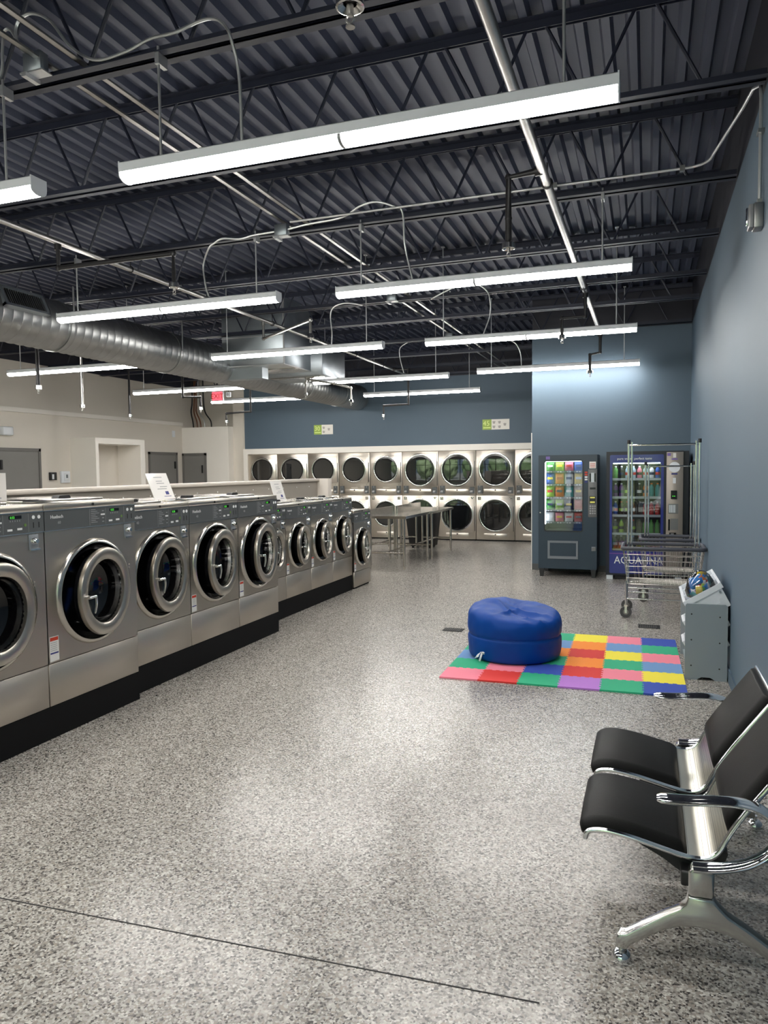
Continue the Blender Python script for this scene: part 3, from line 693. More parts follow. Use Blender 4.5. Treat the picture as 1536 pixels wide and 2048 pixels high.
def thing_part(name, parent, loc, rotz):
    # carrier mesh for a hinged part: a small hinge block
    m = MB(); m.box(-.02,-.012,-.05,.012,.008,.05); o = m.build(name,'steel_lower',parent); o.location = loc; o.rotation_euler = (0,0,rotz); return o
WG = 'front load washers in the row'
a = make_washer(.85,.2,1.462,1.296,1.415,.469,.865,.345,1.15,'60')
a.location = (-3.465,3.54,0); tag(a,'large steel front load washer, second from the left edge, door ajar','washer',WG)
dup(a,(-3.465,2.69,0),'large steel front load washer cut off by the left edge of the photo',WG)
b = make_washer(.768,.2,1.400,1.222,1.358,.470,.856,.345,1.05,'40')
b.location = (-3.55,4.41,0); tag(b,'steel washer third from the left edge, with a tilted sign beside its top','washer',WG)
dup(b,(-3.55,5.178,0),'steel washer fourth from the left edge, middle one of the second step',WG)
dup(b,(-3.55,5.946,0),'steel washer fifth from the left edge, last before the row steps back',WG)
c = make_washer(.655,.2,1.268,1.109,1.232,.468,.780,.268,.95,'30')
c.location = (-3.81,6.75,0); tag(c,'smaller steel washer half hidden behind the larger ones at the step','washer',WG)
dup(c,(-3.81,7.405,0),'smaller steel washer, first fully visible one after the step',WG)
dup(c,(-3.81,8.06,0),'smaller steel washer, second fully visible one after the step',WG)
dup(c,(-3.81,8.715,0),'smaller steel washer beside the lowest washer at the row end',WG)
d = make_washer(.635,0,1.085,.925,1.045,.235,.565,.272,.90,'20')
d.location = (-3.785,9.375,0); tag(d,'lowest steel washer at the far end of the row, without plinth','washer',WG)

# half-height partition behind the washers
t = struct(box(-4.95,1.0,0,-4.80,10.45,1.475).build('wall_partition','laminate'),'low laminate partition behind the washers')
box(-4.99,1.0,1.475,-4.765,10.47,1.515).build('cap','laminate_cap',t,bevel=.004,seg=1)
box(-4.95,10.42,0,-4.62,10.56,1.515).build('end_post','laminate_cap',t,bevel=.003,seg=1)
m = MB()
for i in range(22): m.disc((-4.8,1.3+i*.42,1.40),.008,(1,0,0),.004,10)
m.build('screw_caps','print_white',t)
# second washer row behind the partition is hidden; three slanted acrylic signs on the washers
def tent(x, y0, z, w, h, lean, label):
    t = thing('sign_holder', label, 'sign', (x,y0,z), group='slanted acrylic signs')
    m = MB(); m.prism([(0,0,0),(0,w,0),(-lean,w-.03,h),(-lean,-.03,h)],(-.004,0,0)); m.build('sheet','paper',t)
    m = MB(); m.prism([(.002,0,.0),(.05,0,0),(.05,w,0),(.002,w,0)],(0,0,.004)); m.build('foot','bin_white',t)
    def P(u,v): return (-lean*v/h*1.0+.0012, u*w-.03*v/h, v)
    q = MB()
    for k,(v,a,b) in enumerate([(.84,.3,.7),(.70,.35,.65),(.62,.35,.72),(.50,.45,.8),(.42,.3,.75)]):
        A = [P(a,v*h),P(b,v*h),P(b,v*h+.006),P(a,v*h+.006)]; q.add(A,[(0,1,2,3)])
    q.build('print_lines','print_grey',t)
    q = MB(); A = [P(.62,.22*h),P(.78,.22*h),P(.78,.34*h),P(.62,.34*h)]; q.add(A,[(0,1,2,3)]); A = [P(.5,.15*h),P(.85,.15*h),P(.85,.17*h),P(.5,.17*h)]; q.add(A,[(0,1,2,3)]); q.build('emblem','label_blue',t)
tent(-3.90,5.22,1.40,.285,.235,.075,'tilted acrylic notice on the third washer from the left edge')
tent(-4.15,7.83,1.27,.28,.25,.06,'tilted acrylic notice farther back, behind the step of the washer row')
tent(-3.90,3.40,1.462,.285,.19,-.03,'acrylic notice cut off by the left edge of the photo')

# ================================================================== DRYERS
def make_dryer(w, R, zc0, zc1):
    """front plane y=0 facing -y, x from 0 to w"""
    t = thing('stack_dryer','', 'dryer')
    e = .004; cx = w/2
    box(e,.02,.03,w-e,.9,2.05).build('cabinet','steel_lower',t)
    box(e,.05,0,w-e,.9,.03).build('plinth','black_matte',t)
    for nm, zc, b0, b1 in (('lower_front',zc0,.03,1.027),('upper_front',zc1,1.033,2.05)):
        f = box(e,0,b0,w-e,.02,b1).build(nm,'dryer_steel',t,bevel=.003,seg=1)
        # door plate: round on the left, square on the hinge side
        Ro = R*1.16; n = 24
        pl = [(cx+Ro*math.cos(a),0,zc+Ro*math.sin(a)) for a in [PI/2+PI*i/n for i in range(n+1)]]+[(w-.035,0,zc-Ro*.98),(w-.035,0,zc+Ro*.98)]
        dd = MB().prism(pl,(0,-.016,0)).build('door','dryer_steel',f,bevel=.004,seg=1)
        MB().lathe([(R*1.10,.0),(R*1.10,.012),(R*1.04,.020),(R*1.0,.016),(R*.985,.004)],(cx,-.015,zc),(Vector((1,0,0)),Vector((0,0,1)),Vector((0,-1,0))),48).build('door_rim','chrome_soft',f)
        MB().lathe([(R*1.0,.012),(R*.90,.014),(R*.885,.004)],(cx,-.015,zc),(Vector((1,0,0)),Vector((0,0,1)),Vector((0,-1,0))),48).build('gasket','black_gloss',f)
        MB().lathe([(R*.90,.010),(R*.6,.013),(R*.3,.0145),(0,.015)],(cx,-.015,zc),(Vector((1,0,0)),Vector((0,0,1)),Vector((0,-1,0))),40).build('window','dryer_glass',f)
        box(w-.033,-.012,zc-Ro*.9,w-.024,0,zc+Ro*.5).build('hinge_gap','black_plastic',f)
        # lint panel with keyhole
        zl = b0+.045
        m = MB(); m.box(.20*w,-.004,zl,.80*w,0,zl+.10); m.build('lint_panel','dryer_steel',f,bevel=.002,seg=1)
        MB().disc((cx,-.004,zl+.075),.016,(0,-1,0),.005,14).build('lock','black_matte',f)
        if nm == 'upper_front':
            box(.40*w,-.003,zl+.125,.60*w,0,zl+.145).build('name_strip','steel_lower',f)
            for xx in (.035,w-.035-.11*w/.8*.95):
                c = box(xx,-.008,zl-.005,xx+.105*w/.8,0,zl+.175).build('control_plate','panel_grey',f)
                m = MB(); m.box(xx+.02,-.010,zl+.02,xx+.03,-.008,zl+.05); m.box(xx+.05,-.010,zl+.02,xx+.06,-.008,zl+.05); m.box(xx+.02,-.010,zl+.05,xx+.075,-.008,zl+.06); m.build('coin_marks','print_white',f)
                MB().disc((xx+.052,-.008,zl+.15),.010,(0,-1,0),.003,12).build('dial','print_grey',f)
                MB().disc((xx+.05,0,zl+.21),.006,(0,-1,0),.006,10).build('screw','black_matte',f)
        else:
            for xx in (.075,w-.085):
                m = MB(); m.lathe([(0,.022),(.018,.022),(.024,.01),(.026,0)],(xx,0,.965),(Vector((1,0,0)),Vector((0,0,1)),Vector((0,-1,0))),18); m.build('coin_knob','chrome',f)
                box(xx-.035,-.003,.93,xx+.035,0,1.0).build('knob_plate','steel_bright',f)
    return t
DG = 'stack dryers along the back wall'
x30 = [-9.48,-8.66,-7.815,-7.01,-6.205]
names30 = ['stack dryer at the far left of the bank, next to the white surround','stack dryer second from the left of the bank','stack dryer third from the left, above the end of the low partition','stack dryer fourth from the left, with tables in front of its lower door','stack dryer fifth from the left, last of the narrower ones']
s = make_dryer(.808,.285,.60,1.645)
for i, xx in enumerate(x30):
    o = s if i == 0 else copy_tree(s)
    o.location = (xx,YD,0); o['label'] = names30[i]; o['group'] = DG
    o.scale = ((1.01,1.04,.993,.993,.993)[i],1,1)
L = make_dryer(.876,.345,.585,1.612)
names45 = ['stack dryer reflecting bright green trees, behind the steel table end','stack dryer right of the brightest reflecting one','stack dryer second from the blue projecting wall','stack dryer half hidden by the blue projecting wall']
for i, xx in enumerate([-5.402,-4.526,-3.648,-2.770]):
    o = L if i == 0 else copy_tree(L)
    o.location = (xx,YD,0); o['label'] = names45[i]; o['group'] = DG
# capacity signs
def cap_sign(x0, x1, z0, z1, num, tubs, label):
    t = thing('capacity_sign', label, 'sign', (x0,YD+.06,z0), group='capacity signs')
    w, h = x1-x0, z1-z0; k = .205
    box(0,-.012,0,w,0,h).build('board','sign_white',t)
    g = box(0,-.015,0,k,-.012,h).build('green_field','sign_green',t)
    text('number',num,.155,'sign_lime',g,(.012,-.0155,.09),'-y')
    box(.02,-.0165,.035,k-.02,-.015,.055).build('rule','sign_lime',g)
    for (u,v) in tubs:
        m = MB(); m.prism([(u,-.0135,v+.07),(u+.015,-.0135,v+.01),(u+.055,-.0135,v+.01),(u+.07,-.0135,v+.07),(u+.05,-.0135,v+.06),(u+.035,-.0135,v+.075),(u+.02,-.0135,v+.06)],(0,.0015,0)); m.build('basket_symbol','sign_grey',t)
cap_sign(-7.67,-7.17,2.507,2.738,'30',[(.225,.12),(.225,.02),(.36,.08)],'green and white sign reading 30 above the left dryers')
cap_sign(-3.506,-2.90,2.505,2.734,'45',[(.225,.12),(.225,.02),(.35,.12),(.35,.02),(.47,.07)],'green and white sign reading 45 above the right dryers')

# ================================================================== FOLDING TABLES AND BIN
def make_table(L):
    t = thing('folding_table','', 'table')
    W_ = .70
    m = MB(); m.box(-W_,0,.862,0,L,.877); m.box(-W_,0,.835,0,.012,.862); m.box(-W_,L-.012,.835,0,L,.862); m.box(-.012,0,.835,0,L,.862); m.box(-W_,0,.835,-W_+.012,L,.862)
    m.build('top','table_steel',t)
    box(-W_,0,.877,-W_+.015,L,.972).build('backsplash','table_steel',t)
    for x in (-W_+.06,-.05):
        for y in (.05,L-.05):
            l = MB().cyl((x,y,.05),(x,y,.862),.021,12).build('leg','steel_bright',t)
            MB().cyl((x,y,0),(x,y,.06),.014,10).build('foot','steel_lower',l)
    m = MB()
    for y in (.05,L-.05): m.cyl((-W_+.06,y,.27),(-.05,y,.27),.016,10)
    m.cyl((-W_/2,.05,.27),(-W_/2,L-.05,.27),.016,10)
    m.build('stretcher','steel_bright',t)
    return t
ft = make_table(1.47); ft.location = (-3.69,11.41,0); tag(ft,'stainless steel folding table nearer to the washers','table','stainless folding tables')
dup(ft,(-3.64,12.89,0),'stainless steel folding table farther back, in front of the dryers','stainless folding tables')
dup(ft,(-5.10,12.88,0),'stainless steel folding table back to back with the nearer one, behind its backsplash','stainless folding tables',PI)
dup(ft,(-5.05,14.37,0),'stainless steel folding table back to back with the farther one, behind its backsplash','stainless folding tables',PI)
t = thing('trash_bin','tall black bin standing behind the folding tables','bin',(-4.42,14.86,0))
m = MB(); m.prism([(-.24,-.20,.04),(.24,-.20,.04),(.24,.20,.04),(-.24,.20,.04)],(0,0,.001))
a_, b_ = .24,.31
V = [(-a_,-a_*.9,.04),(a_,-a_*.9,.04),(a_,a_*.9,.04),(-a_,a_*.9,.04),(-b_,-b_*.9,.76),(b_,-b_*.9,.76),(b_,b_*.9,.76),(-b_,b_*.9,.76)]
m.add(V,[(0,3,2,1),(4,5,6,7),(0,1,5,4),(1,2,6,5),(2,3,7,6),(3,0,4,7)]); m.build('body','bin_black',t,bevel=.01,seg=1)
box(-.33,-.30,.74,.33,.30,.79).build('lid','bin_black',t,bevel=.008,seg=1)
m = MB()
for sx in (-.18,.18): m.cyl((sx-.02,.15,.04),(sx+.02,.15,.04),.04,12); m.cyl((sx-.02,-.15,.04),(sx+.02,-.15,.04),.04,12)
m.build('wheels','black_plastic',t)
# floor drains
def drain(x,y,w,d,label):
    t = thing('floor_drain',label,'drain',(x,y,0),group='floor drains')
    box(-w/2,-d/2,.0005,w/2,d/2,.004).build('plate','black_matte',t)
    m = MB()
    for i in range(8): m.box(-w/2+.02+i*(w-.04)/8,-d/2+.02,.004,-w/2+.02+i*(w-.04)/8+.006,d/2-.02,.006)
    m.build('slots','rubber_grey',t)
drain(-1.855,7.28,.20,.15,'dark floor drain plate left of the blue beanbag')
drain(.03,8.0,.21,.17,'dark floor plate in front of the laundry cart')
# left wall fittings
t = thing('card_terminal','small black and white device on the left wall beside the grey door','device',(XL,11.86,1.60))
box(0,-.08,-.1,.06,.08,.06).build('body','black_plastic',t,bevel=.008); box(.06,-.05,-.08,.064,0,.02).build('label_face','device_white',t)
t = thing('thermostat_box','clear guarded thermostat on the left wall beside the niche','thermostat',(XL,12.20,1.58))
box(0,-.12,-.14,.05,.12,.10).build('guard','bin_white',t,bevel=.008); q = box(.05,-.06,-.1,.06,.08,.06).build('thermostat','device_white',t,bevel=.004,seg=1); box(.06,-.01,-.04,.063,.04,.03).build('screen','snack_trim',q)
t = thing('wall_plate','small pale plate high on the left wall by the closet','plate',(XL,15.99,2.60)); box(0,-.06,-.08,.012,.06,.08).build('plate','device_white',t,bevel=.003,seg=1)
t = thing('wall_dispenser','white fixture on the left wall at the photo edge','fixture',(XL,10.72,2.44)); box(0,-.12,-.08,.12,.12,.08).build('body','device_white',t,bevel=.02)

# ================================================================== SNACK MACHINE
SX0, SX1, SY, SB = -1.55, -.697, 11.32, 11.97
t = thing('snack_machine','dark blue grey snack vending machine with glass front','vending machine',(SX0,SY,0))
W_ = SX1-SX0; D_ = SB-SY
wx0, wx1, wz0, wz1 = .09, .648, .69, 1.742
m = MB()
m.box(0,.05,.12,wx0,D_,1.83); m.box(wx1,.05,.12,W_,D_,1.83); m.box(wx0,.05,.12,wx1,D_,wz0-.02); m.box(wx0,.05,wz1+.02,wx1,D_,1.83); m.box(wx0,D_-.04,wz0-.02,wx1,D_,wz1+.02)
m.build('cabinet','snack_body',t)
# door leaf with rounded window
def rrect(x0,x1,z0,z1,r,n=6):
    P = []
    for cx,cz,a in ((x1-r,z1-r,0),(x0+r,z1-r,PI/2),(x0+r,z0+r,PI),(x1-r,z0+r,1.5*PI)):
        P += [(cx+r*math.cos(a+PI/2*i/n),cz+r*math.sin(a+PI/2*i/n)) for i in range(n+1)]
    return P
def plate_with_hole(x0,x1,z0,z1,hole,y0,y1):
    m = MB(); n = len(hole)//4
    a0, a1 = min(q[0] for q in hole), max(q[0] for q in hole); b0, b1 = min(q[1] for q in hole), max(q[1] for q in hole)
    m.box(x0,y0,z0,a0,y1,z1); m.box(a1,y0,z0,x1,y1,z1); m.box(a0,y0,z0,a1,y1,b0); m.box(a0,y0,b1,a1,y1,z1)
    for k,c in enumerate(((a1,b1),(a0,b1),(a0,b0),(a1,b0))):
        P = [c]+hole[k*n:(k+1)*n]; m.prism([(q[0],y0,q[1]) for q in P],(0,y1-y0,0))
    return m
hole = rrect(wx0,wx1,wz0,wz1,.03)
dr = plate_with_hole(0,W_,.12,1.825,hole,0,.05).build('door','snack_body',t)
m = MB(); hi = rrect(wx0+.006,wx1-.006,wz0+.006,wz1-.006,.028)
for y in (-.004,): m.add([(a,y,b) for a,b in rrect(wx0-.008,wx1+.008,wz0-.008,wz1+.008,.034)]+[(a,y,b) for a,b in hi],[(i,(i+1)%28,28+(i+1)%28,28+i) for i in range(28)])
m.build('window_gasket','black_plastic',dr)
MB().prism([(a,.012,b) for a,b in rrect(wx0,wx1,wz0,wz1,.03)],(0,.006,0)).build('glass','snack_glass',dr)
box(wx0,D_-.045,wz0,wx1,D_-.041,wz1).build('back_panel','vend_inside',t)
m = MB(); m.box(wx0+.005,.06,wz1-.012,wx1-.005,.09,wz1); m.box(wx0+.001,.055,wz0+.1,wx0+.012,.075,wz1-.02); m.build('light_strip','vend_light',t)
box(wx0,.06,wz0-.018,wx1,D_-.05,wz0-.002).build('bay_floor','drink_rail',t)
SHZ = [1.593,1.395,1.20,1.005,.824]
for z in SHZ:
    s = box(wx0,.08,z-.012,wx1,D_-.06,z).build('shelf','vend_inside_dark',t)
    box(wx0,.072,z-.026,wx1,.08,z).build('price_rail','snack_trim',s)
    m = MB()
    for i in range(4):
        cx = wx0+(i+.5)*(wx1-wx0)/4; m.box(cx-.03,.068,z-.022,cx-.005,.072,z-.006); m.box(cx+.008,.068,z-.022,cx+.033,.072,z-.006)
    m.build('price_tags','print_white',s)
# selection column
c = box(.726,-.006,.904,.854,.0,1.613).build('selection_column','keypad_grey',dr,bevel=.003,seg=1)
m = MB(); m.box(.745,-.012,1.43,.765,-.006,1.55); m.box(.815,-.012,1.43,.832,-.006,1.55); m.box(.752,-.010,1.315,.832,-.006,1.345); m.build('slots','black_gloss',c)
box(.768,-.012,1.42,.812,-.006,1.56).build('bill_inlet','drink_rail',c)
box(.745,-.009,1.105,.832,-.006,1.215).build('display','black_gloss',c)
m = MB(); m.box(.755,-.0105,1.185,.822,-.009,1.205); m.box(.755,-.0105,1.115,.822,-.009,1.138); m.build('lit_digits','display_yellow',c)
for i in range(4):
    for j in range(3): box(.749+j*.032,-.013,.95+i*.035,.771+j*.032,-.006,.972+i*.035).build('key','print_grey',c)
box(.742,-.007,1.625,.835,0,1.725).build('notice','label_white',dr)
m = MB()
for i in range(5): m.box(.752,-.0085,1.64+i*.014,.825,-.007,1.645+i*.014)
m.build('notice_print','label_red',dr)
for i,(z,mm) in enumerate([(1.555,'label_red'),(1.52,'label_red'),(1.485,'print_white'),(1.45,'print_white'),(1.415,'label_blue')]):
    box(.676,-.002,z,.716,0,z+.024).build('card_sticker',mm,dr)
box(.11,-.002,1.765,.17,0,1.81).build('sticker','vend_sticker_purple',dr)
MB().cyl((.030,0,.967),(.030,-.03,.967),.012,14).build('lock_handle','chrome',dr)
# delivery flap
m = MB(); o0 = [(.139,.272),(.584,.272),(.584,.544),(.139,.544)]; i0 = [(.17,.312),(.556,.312),(.556,.513),(.17,.513)]
m.add([(a,-.012,b) for a,b in o0]+[(a,-.012,b) for a,b in i0]+[(a,0,b) for a,b in o0]+[(a,.0,b) for a,b in i0],[(i,(i+1)%4,4+(i+1)%4,4+i) for i in range(4)]+[(i,(i+1)%4,8+(i+1)%4,8+i) for i in range(4)]+[(4+i,4+(i+1)%4,12+(i+1)%4,12+i) for i in range(4)])
m.build('delivery_frame','snack_trim',dr); box(.17,-.003,.312,.556,0,.513).build('delivery_flap','snack_body',dr)
k = box(.778,-.010,.40,.842,0,.465).build('coin_return','snack_trim',dr,bevel=.003,seg=1); box(.788,-.012,.41,.832,-.010,.452).build('cup','keypad_grey',dr)
for x in (.01,W_-.085):
    m = MB(); m.prism([(x,0,.12),(x+.075,0,.12),(x+.062,0,0),(x+.013,0,0)],(0,.07,0)); m.build('leg','black_plastic',t)
    m = MB(); m.prism([(x,0,.12),(x+.075,0,.12),(x+.062,0,0),(x+.013,0,0)],(0,.07,0)); b_ = m.build('leg','black_plastic',t); b_.location.y = D_-.08
# snack bags inside
def bag_mesh(w,h,d):
    m = MB(); nx, nz = 6, 8; V = []
    for s_ in (-1,1):
        for j in range(nz+1):
            for i in range(nx+1):
                u, v = i/nx, j/nz; p = (math.sin(PI*u)**.6)*(math.sin(PI*min(1,max(0,(v-.06)/.88)))**.5 if .06 < v < .94 else 0)
                V.append(((u-.5)*w*(1-.06*p), s_*d/2*p+.002*s_, v*h))
    o = (nx+1)*(nz+1); F = []
    for s_ in (0,1):
        for j in range(nz):
            for i in range(nx): a = s_*o+j*(nx+1)+i; F.append((a,a+1,a+nx+2,a+nx+1))
    for i in range(nx): F += [(i,i+1,o+i+1,o+i),(nz*(nx+1)+i,nz*(nx+1)+i+1,o+nz*(nx+1)+i+1,o+nz*(nx+1)+i)]
    for j in range(nz): F += [(j*(nx+1),(j+1)*(nx+1),o+(j+1)*(nx+1),o+j*(nx+1)),(j*(nx+1)+nx,(j+1)*(nx+1)+nx,o+(j+1)*(nx+1)+nx,o+j*(nx+1)+nx)]
    return m.add(V,F,True)
rows = [(['green','lime','pink','blue'],.140),(['blue','orange','white','yellow'],.165),(['lime','orange','teal','brown'],.165),(['green','lime','navy','red'],.155),(['white','pink','white','red'],.14)]
rn = ['top row','second row','third row','fourth row','bottom row']; cn = ['first from left','second from left','third from left','at the right end']
colw = (wx1-wx0)/4
for r,(cols,h) in enumerate(rows):
    for i,cname in enumerate(cols):
        o = bag_mesh(.122,h,.05).build('snack_bag','pack_'+cname)
        o.location = (SX0+wx0+(i+.5)*colw,SY+.125,SHZ[r]+.001); o.rotation_euler = (math.radians(-4),0,0)
        box(-.04,-.031,h*.40,.04,-.0275,h*.62).build('print_patch','pack_'+['white','yellow','red','navy'][(i+r)%4],o)
        tag(o,'%s snack bag, %s of the snack machine, %s' % (cname,rn[r],cn[i]),'snack','snack bags in the machine')

# ================================================================== DRINK MACHINE
DX0, DX1, DYF = -.565, .48, 11.27
t = thing('drink_machine','tall dark blue drink vending machine with grey coin column','vending machine',(DX0,DYF,0))
W_ = DX1-DX0; D_ = 11.97-DYF
wx0, wx1, wz0, wz1 = .083, .748, .42, 1.70
m = MB(); m.box(0,.06,.06,wx0,D_,1.86); m.box(wx1,.06,.06,W_+.075,D_,1.86); m.box(wx0,.06,.06,wx1,D_,wz0-.01); m.box(wx0,.06,wz1+.01,wx1,D_,1.86); m.box(wx0,D_-.05,wz0-.01,wx1,D_,wz1+.01)
m.build('cabinet','drink_body',t)
dr = plate_with_hole(0,W_,.06,1.863,rrect(wx0,wx1,wz0,wz1,.02),0,.06).build('door','drink_body',t)
MB().add(*(lambda A,B:([(a,-.003,b) for a,b in A]+[(a,-.003,b) for a,b in B],[(i,(i+1)%28,28+(i+1)%28,28+i) for i in range(28)]))(rrect(.05,.785,.09,1.815,.02),rrect(wx0,wx1,wz0,wz1,.02))).build('blue_front','drink_blue',dr)
MB().prism([(a,.02,b) for a,b in rrect(wx0,wx1,wz0,wz1,.02)],(0,.006,0)).build('glass','vend_glass',dr)
box(wx0,D_-.056,wz0,wx1,D_-.052,wz1).build('back_panel','vend_inside_dark',t)
m = MB(); m.box(wx0+.01,.07,wz1-.014,wx1-.01,.10,wz1-.002); m.build('light_strip','vend_light',t)
DZ_ = [1.466,1.20,.934,.668,.43]
for z in DZ_:
    s = box(wx0,.10,z-.015,wx1,D_-.06,z).build('shelf','vend_inside_dark',t)
    box(wx0,.085,z-.022,wx1,.10,z+.012).build('shelf_rail','drink_rail',s)
text('slogan','pure water, perfect taste',.046,'print_white',dr,(.15,-.0035,1.745),'-y',sx=1.02)
text('maker_lettering','AQUAFINA',.155,'print_white',dr,(.115,-.0035,.235),'-y',sx=.86)
box(.05,-.004,.375,.785,-.003,.387).build('magenta_band','pack_purple',dr)
c = box(.819,-.010,.10,W_-.002,0,1.845).build('coin_column','drink_column',dr,bevel=.004,seg=1)
def cb(nm,x0,x1,z0,z1,mm,d=.004): return box(x0,-.010-d,z0,x1,-.010,z1).build(nm,mm,c)
cb('purple_sticker',.83,.875,1.79,1.83,'vend_sticker_purple',.001); cb('notice',.905,.945,1.765,1.83,'label_white',.001); cb('purple_band',.885,.965,1.735,1.755,'vend_sticker_purple',.001)
MB().disc((.925,-.0105,1.63),.075,(0,-1,0),.0012,28).build('round_sticker','bin_white',c)
cb('dark_sticker',.885,.965,1.525,1.545,'label_blue',.001); cb('reader',.905,.945,1.40,1.48,'device_white',.01); cb('card_reader',.88,.96,1.18,1.30,'black_gloss',.02)
m = MB(); m.box(.90,-.0315,1.215,.915,-.030,1.225); m.box(.922,-.0315,1.215,.938,-.030,1.225); m.build('reader_light','led_green',c)
cb('price_panel',.85,.98,.97,1.11,'keypad_grey',.003)
m = MB()
for i in range(4): m.box(.86+i*.022,-.0145,.985,.876+i*.022,-.013,1.095)
m.build('price_strip','drink_rail',c)
cb('bill_slot',.85,.872,.73,.89,'black_gloss',.003); cb('bill_panel',.878,.98,.74,.90,'keypad_grey',.004); cb('coin_return',.865,.955,.655,.70,'black_gloss',.006); cb('coin_tray',.885,.925,.665,.69,'chrome',.012)
m = MB()
for x in (.01,W_-.10):
    q = box(x,-.0,0,x+.09,.08,.06).build('foot','drink_rail',t)
box(.12,.02,.01,W_-.12,D_-.05,.06).build('base','black_matte',t)
def bottle_mesh(body, h):
    r = .034
    return MB().lathe([(0,0),(r*.92,0),(r,.012),(r,.09*h/.22),(r*.9,.11*h/.22),(r,.13*h/.22),(r*.96,.155*h/.22),(r*.42,.195*h/.22),(r*.40,.205*h/.22),(0,.206*h/.22)],(0,0,0),'z',16)
drow = [['green','black','clear','clear','pink','clear','white','blue'],['purple','purple','black','cola','cola','orange','teal','teal'],['blue','cola','cola','brown','cola','red','red','red'],['navy','lime','cola','cola','cola','green','green','green'],['cola','cola','navy','navy','cola','green','black','black']]
capc = [['white']*8,['white','white','black','black','white','orange','orange','orange'],['white','red','red','black','black','white','white','white'],['white','green','black','red','black','green','green','green'],['white','white','blue','blue','red','green','black','black']]
rn = ['top shelf','second shelf','third shelf','fourth shelf','lowest shelf']
cn = ['first','second','third','fourth','fifth','sixth','seventh','eighth']
cache = {}
for r in range(5):
    hh = .20 if r else .185
    for i in range(8):
        cname = drow[r][i]; key = (cname,hh,capc[r][i])
        if key not in cache:
            o = bottle_mesh(None,hh).build('drink_bottle','pack_'+cname)
            MB().cyl((0,0,hh*.925),(0,0,hh*1.01),.0155,12).build('cap','pack_'+capc[r][i],o)
            MB().lathe([(.0343,hh*.30),(.0348,hh*.31),(.0348,hh*.50),(.0343,hh*.51)],(0,0,0),'z',16).build('label_wrap','pack_'+['white','navy','red','lime','black'][(r+i)%5] if cname not in ('red','green','teal') else 'pack_'+cname,o)
            cache[key] = o
        else: o = copy_tree(cache[key])
        o.location = (DX0+wx0+.042+i*.083,DYF+.145,DZ_[r]+.001)
        tag(o,'%s drink bottle, %s from left on the %s of the drink machine' % (cname,cn[i],rn[r]),'bottle','bottles in the drink machine')

# ================================================================== LAUNDRY CARTS
def make_cart(L, D, ph, loc, label):
    t = thing('laundry_cart',label,'cart',loc,group='wire laundry carts')
    zr, zb, ins = .765, .375, .05
    def rr(z, k, r=.06, n=5):
        P = []
        for cx,cy,a in ((L-k-r,D-k-r,0),(k+r,D-k-r,PI/2),(k+r,k+r,PI),(L-k-r,k+r,1.5*PI)):
            P += [(cx+r*math.cos(a+PI/2*i/n),cy+r*math.sin(a+PI/2*i/n),z) for i in range(n+1)]
        return P
    MB().tube(rr(zr,0),.021,10,closed=True).build('rim','basket_rim',t)
    w = MB()
    for i in range(6):
        z = zb+(zr-zb)*i/6; w.tube(rr(z,ins*(1-i/6)),.003 if i else .005,5,closed=True)
    nx, ny = int(L/.05), int(D/.05)
    for i in range(1,nx):
        x = .05+(L-.1)*i/nx; xb = ins+.05+(L-2*ins-.1)*i/nx
        w.tube([(x,0,zr),(xb,ins,zb),(xb,D-ins,zb),(x,D,zr)],.0022,4)
    for i in range(1,ny):
        y = .05+(D-.1)*i/ny; yb = ins+.05+(D-2*ins-.1)*i/ny
        w.tube([(0,y,zr),(ins,yb,zb),(L-ins,yb,zb),(L,y,zr)],.0022,4)
    w.build('wire_basket','basket_wire',t)
    f = MB()
    for y in (.06,D-.06):
        f.cyl((.03,y,.21),(L-.03,y,.21),.009,8); f.cyl((.06,y,.33),(L-.06,y,.33),.009,8)
        for x in (.04,L-.04): f.cyl((x,y,.14),(x,y,.40),.011,8)
    for x in (.04,L-.04): f.cyl((x,.06,.21),(x,D-.06,.21),.009,8); f.cyl((x,.06,.33),(x,D-.06,.33),.009,8)
    f.build('frame','chrome_soft',t)
    for x in (.04,L-.04):
        for y in (.06,D-.06):
            wh = MB().lathe([(.030,-.012),(.060,-.012),(.063,-.006),(.063,.006),(.060,.012),(.030,.012)],(x,y,.063),'y',20); q = wh.build('wheel','rubber_grey',t)
            MB().cyl((x,y-.010,.063),(x,y+.010,.063),.042,18).build('hub','wheel_grey',q)
            fk = MB(); fk.box(x-.012,y-.020,.05,x+.012,y-.015,.13); fk.box(x-.012,y+.015,.05,x+.012,y+.020,.13); fk.box(x-.018,y-.022,.125,x+.018,y+.022,.145); fk.cyl((x,y-.024,.063),(x,y+.024,.063),.006,8); fk.build('caster_fork','chrome_soft',q)
    for x, s_ in ((.055,1),(L-.055,-1)):
        p = MB(); p.cyl((x,D*.42,.36),(x,D*.42,ph),.0135,10); p.cyl((x+s_*.034,D*.42,.70),(x+s_*.034,D*.42,ph-.01),.011,10); p.build('pole','chrome',t)
        MB().cyl((x,D*.42,ph-.03),(x,D*.42,ph+.012),.018,10).build('pole_cap','black_plastic',t)
    MB().cyl((.05,D*.42,ph-.045),(L-.05,D*.42,ph-.045),.011,10).build('hanging_bar','chrome',t)
make_cart(.83,.57,1.925,(-.25,8.36,0),'nearer chrome wire laundry cart with tall hanging rack')
make_cart(.66,.55,1.69,(-.075,9.42,0),'farther wire laundry cart mostly hidden behind the nearer cart')

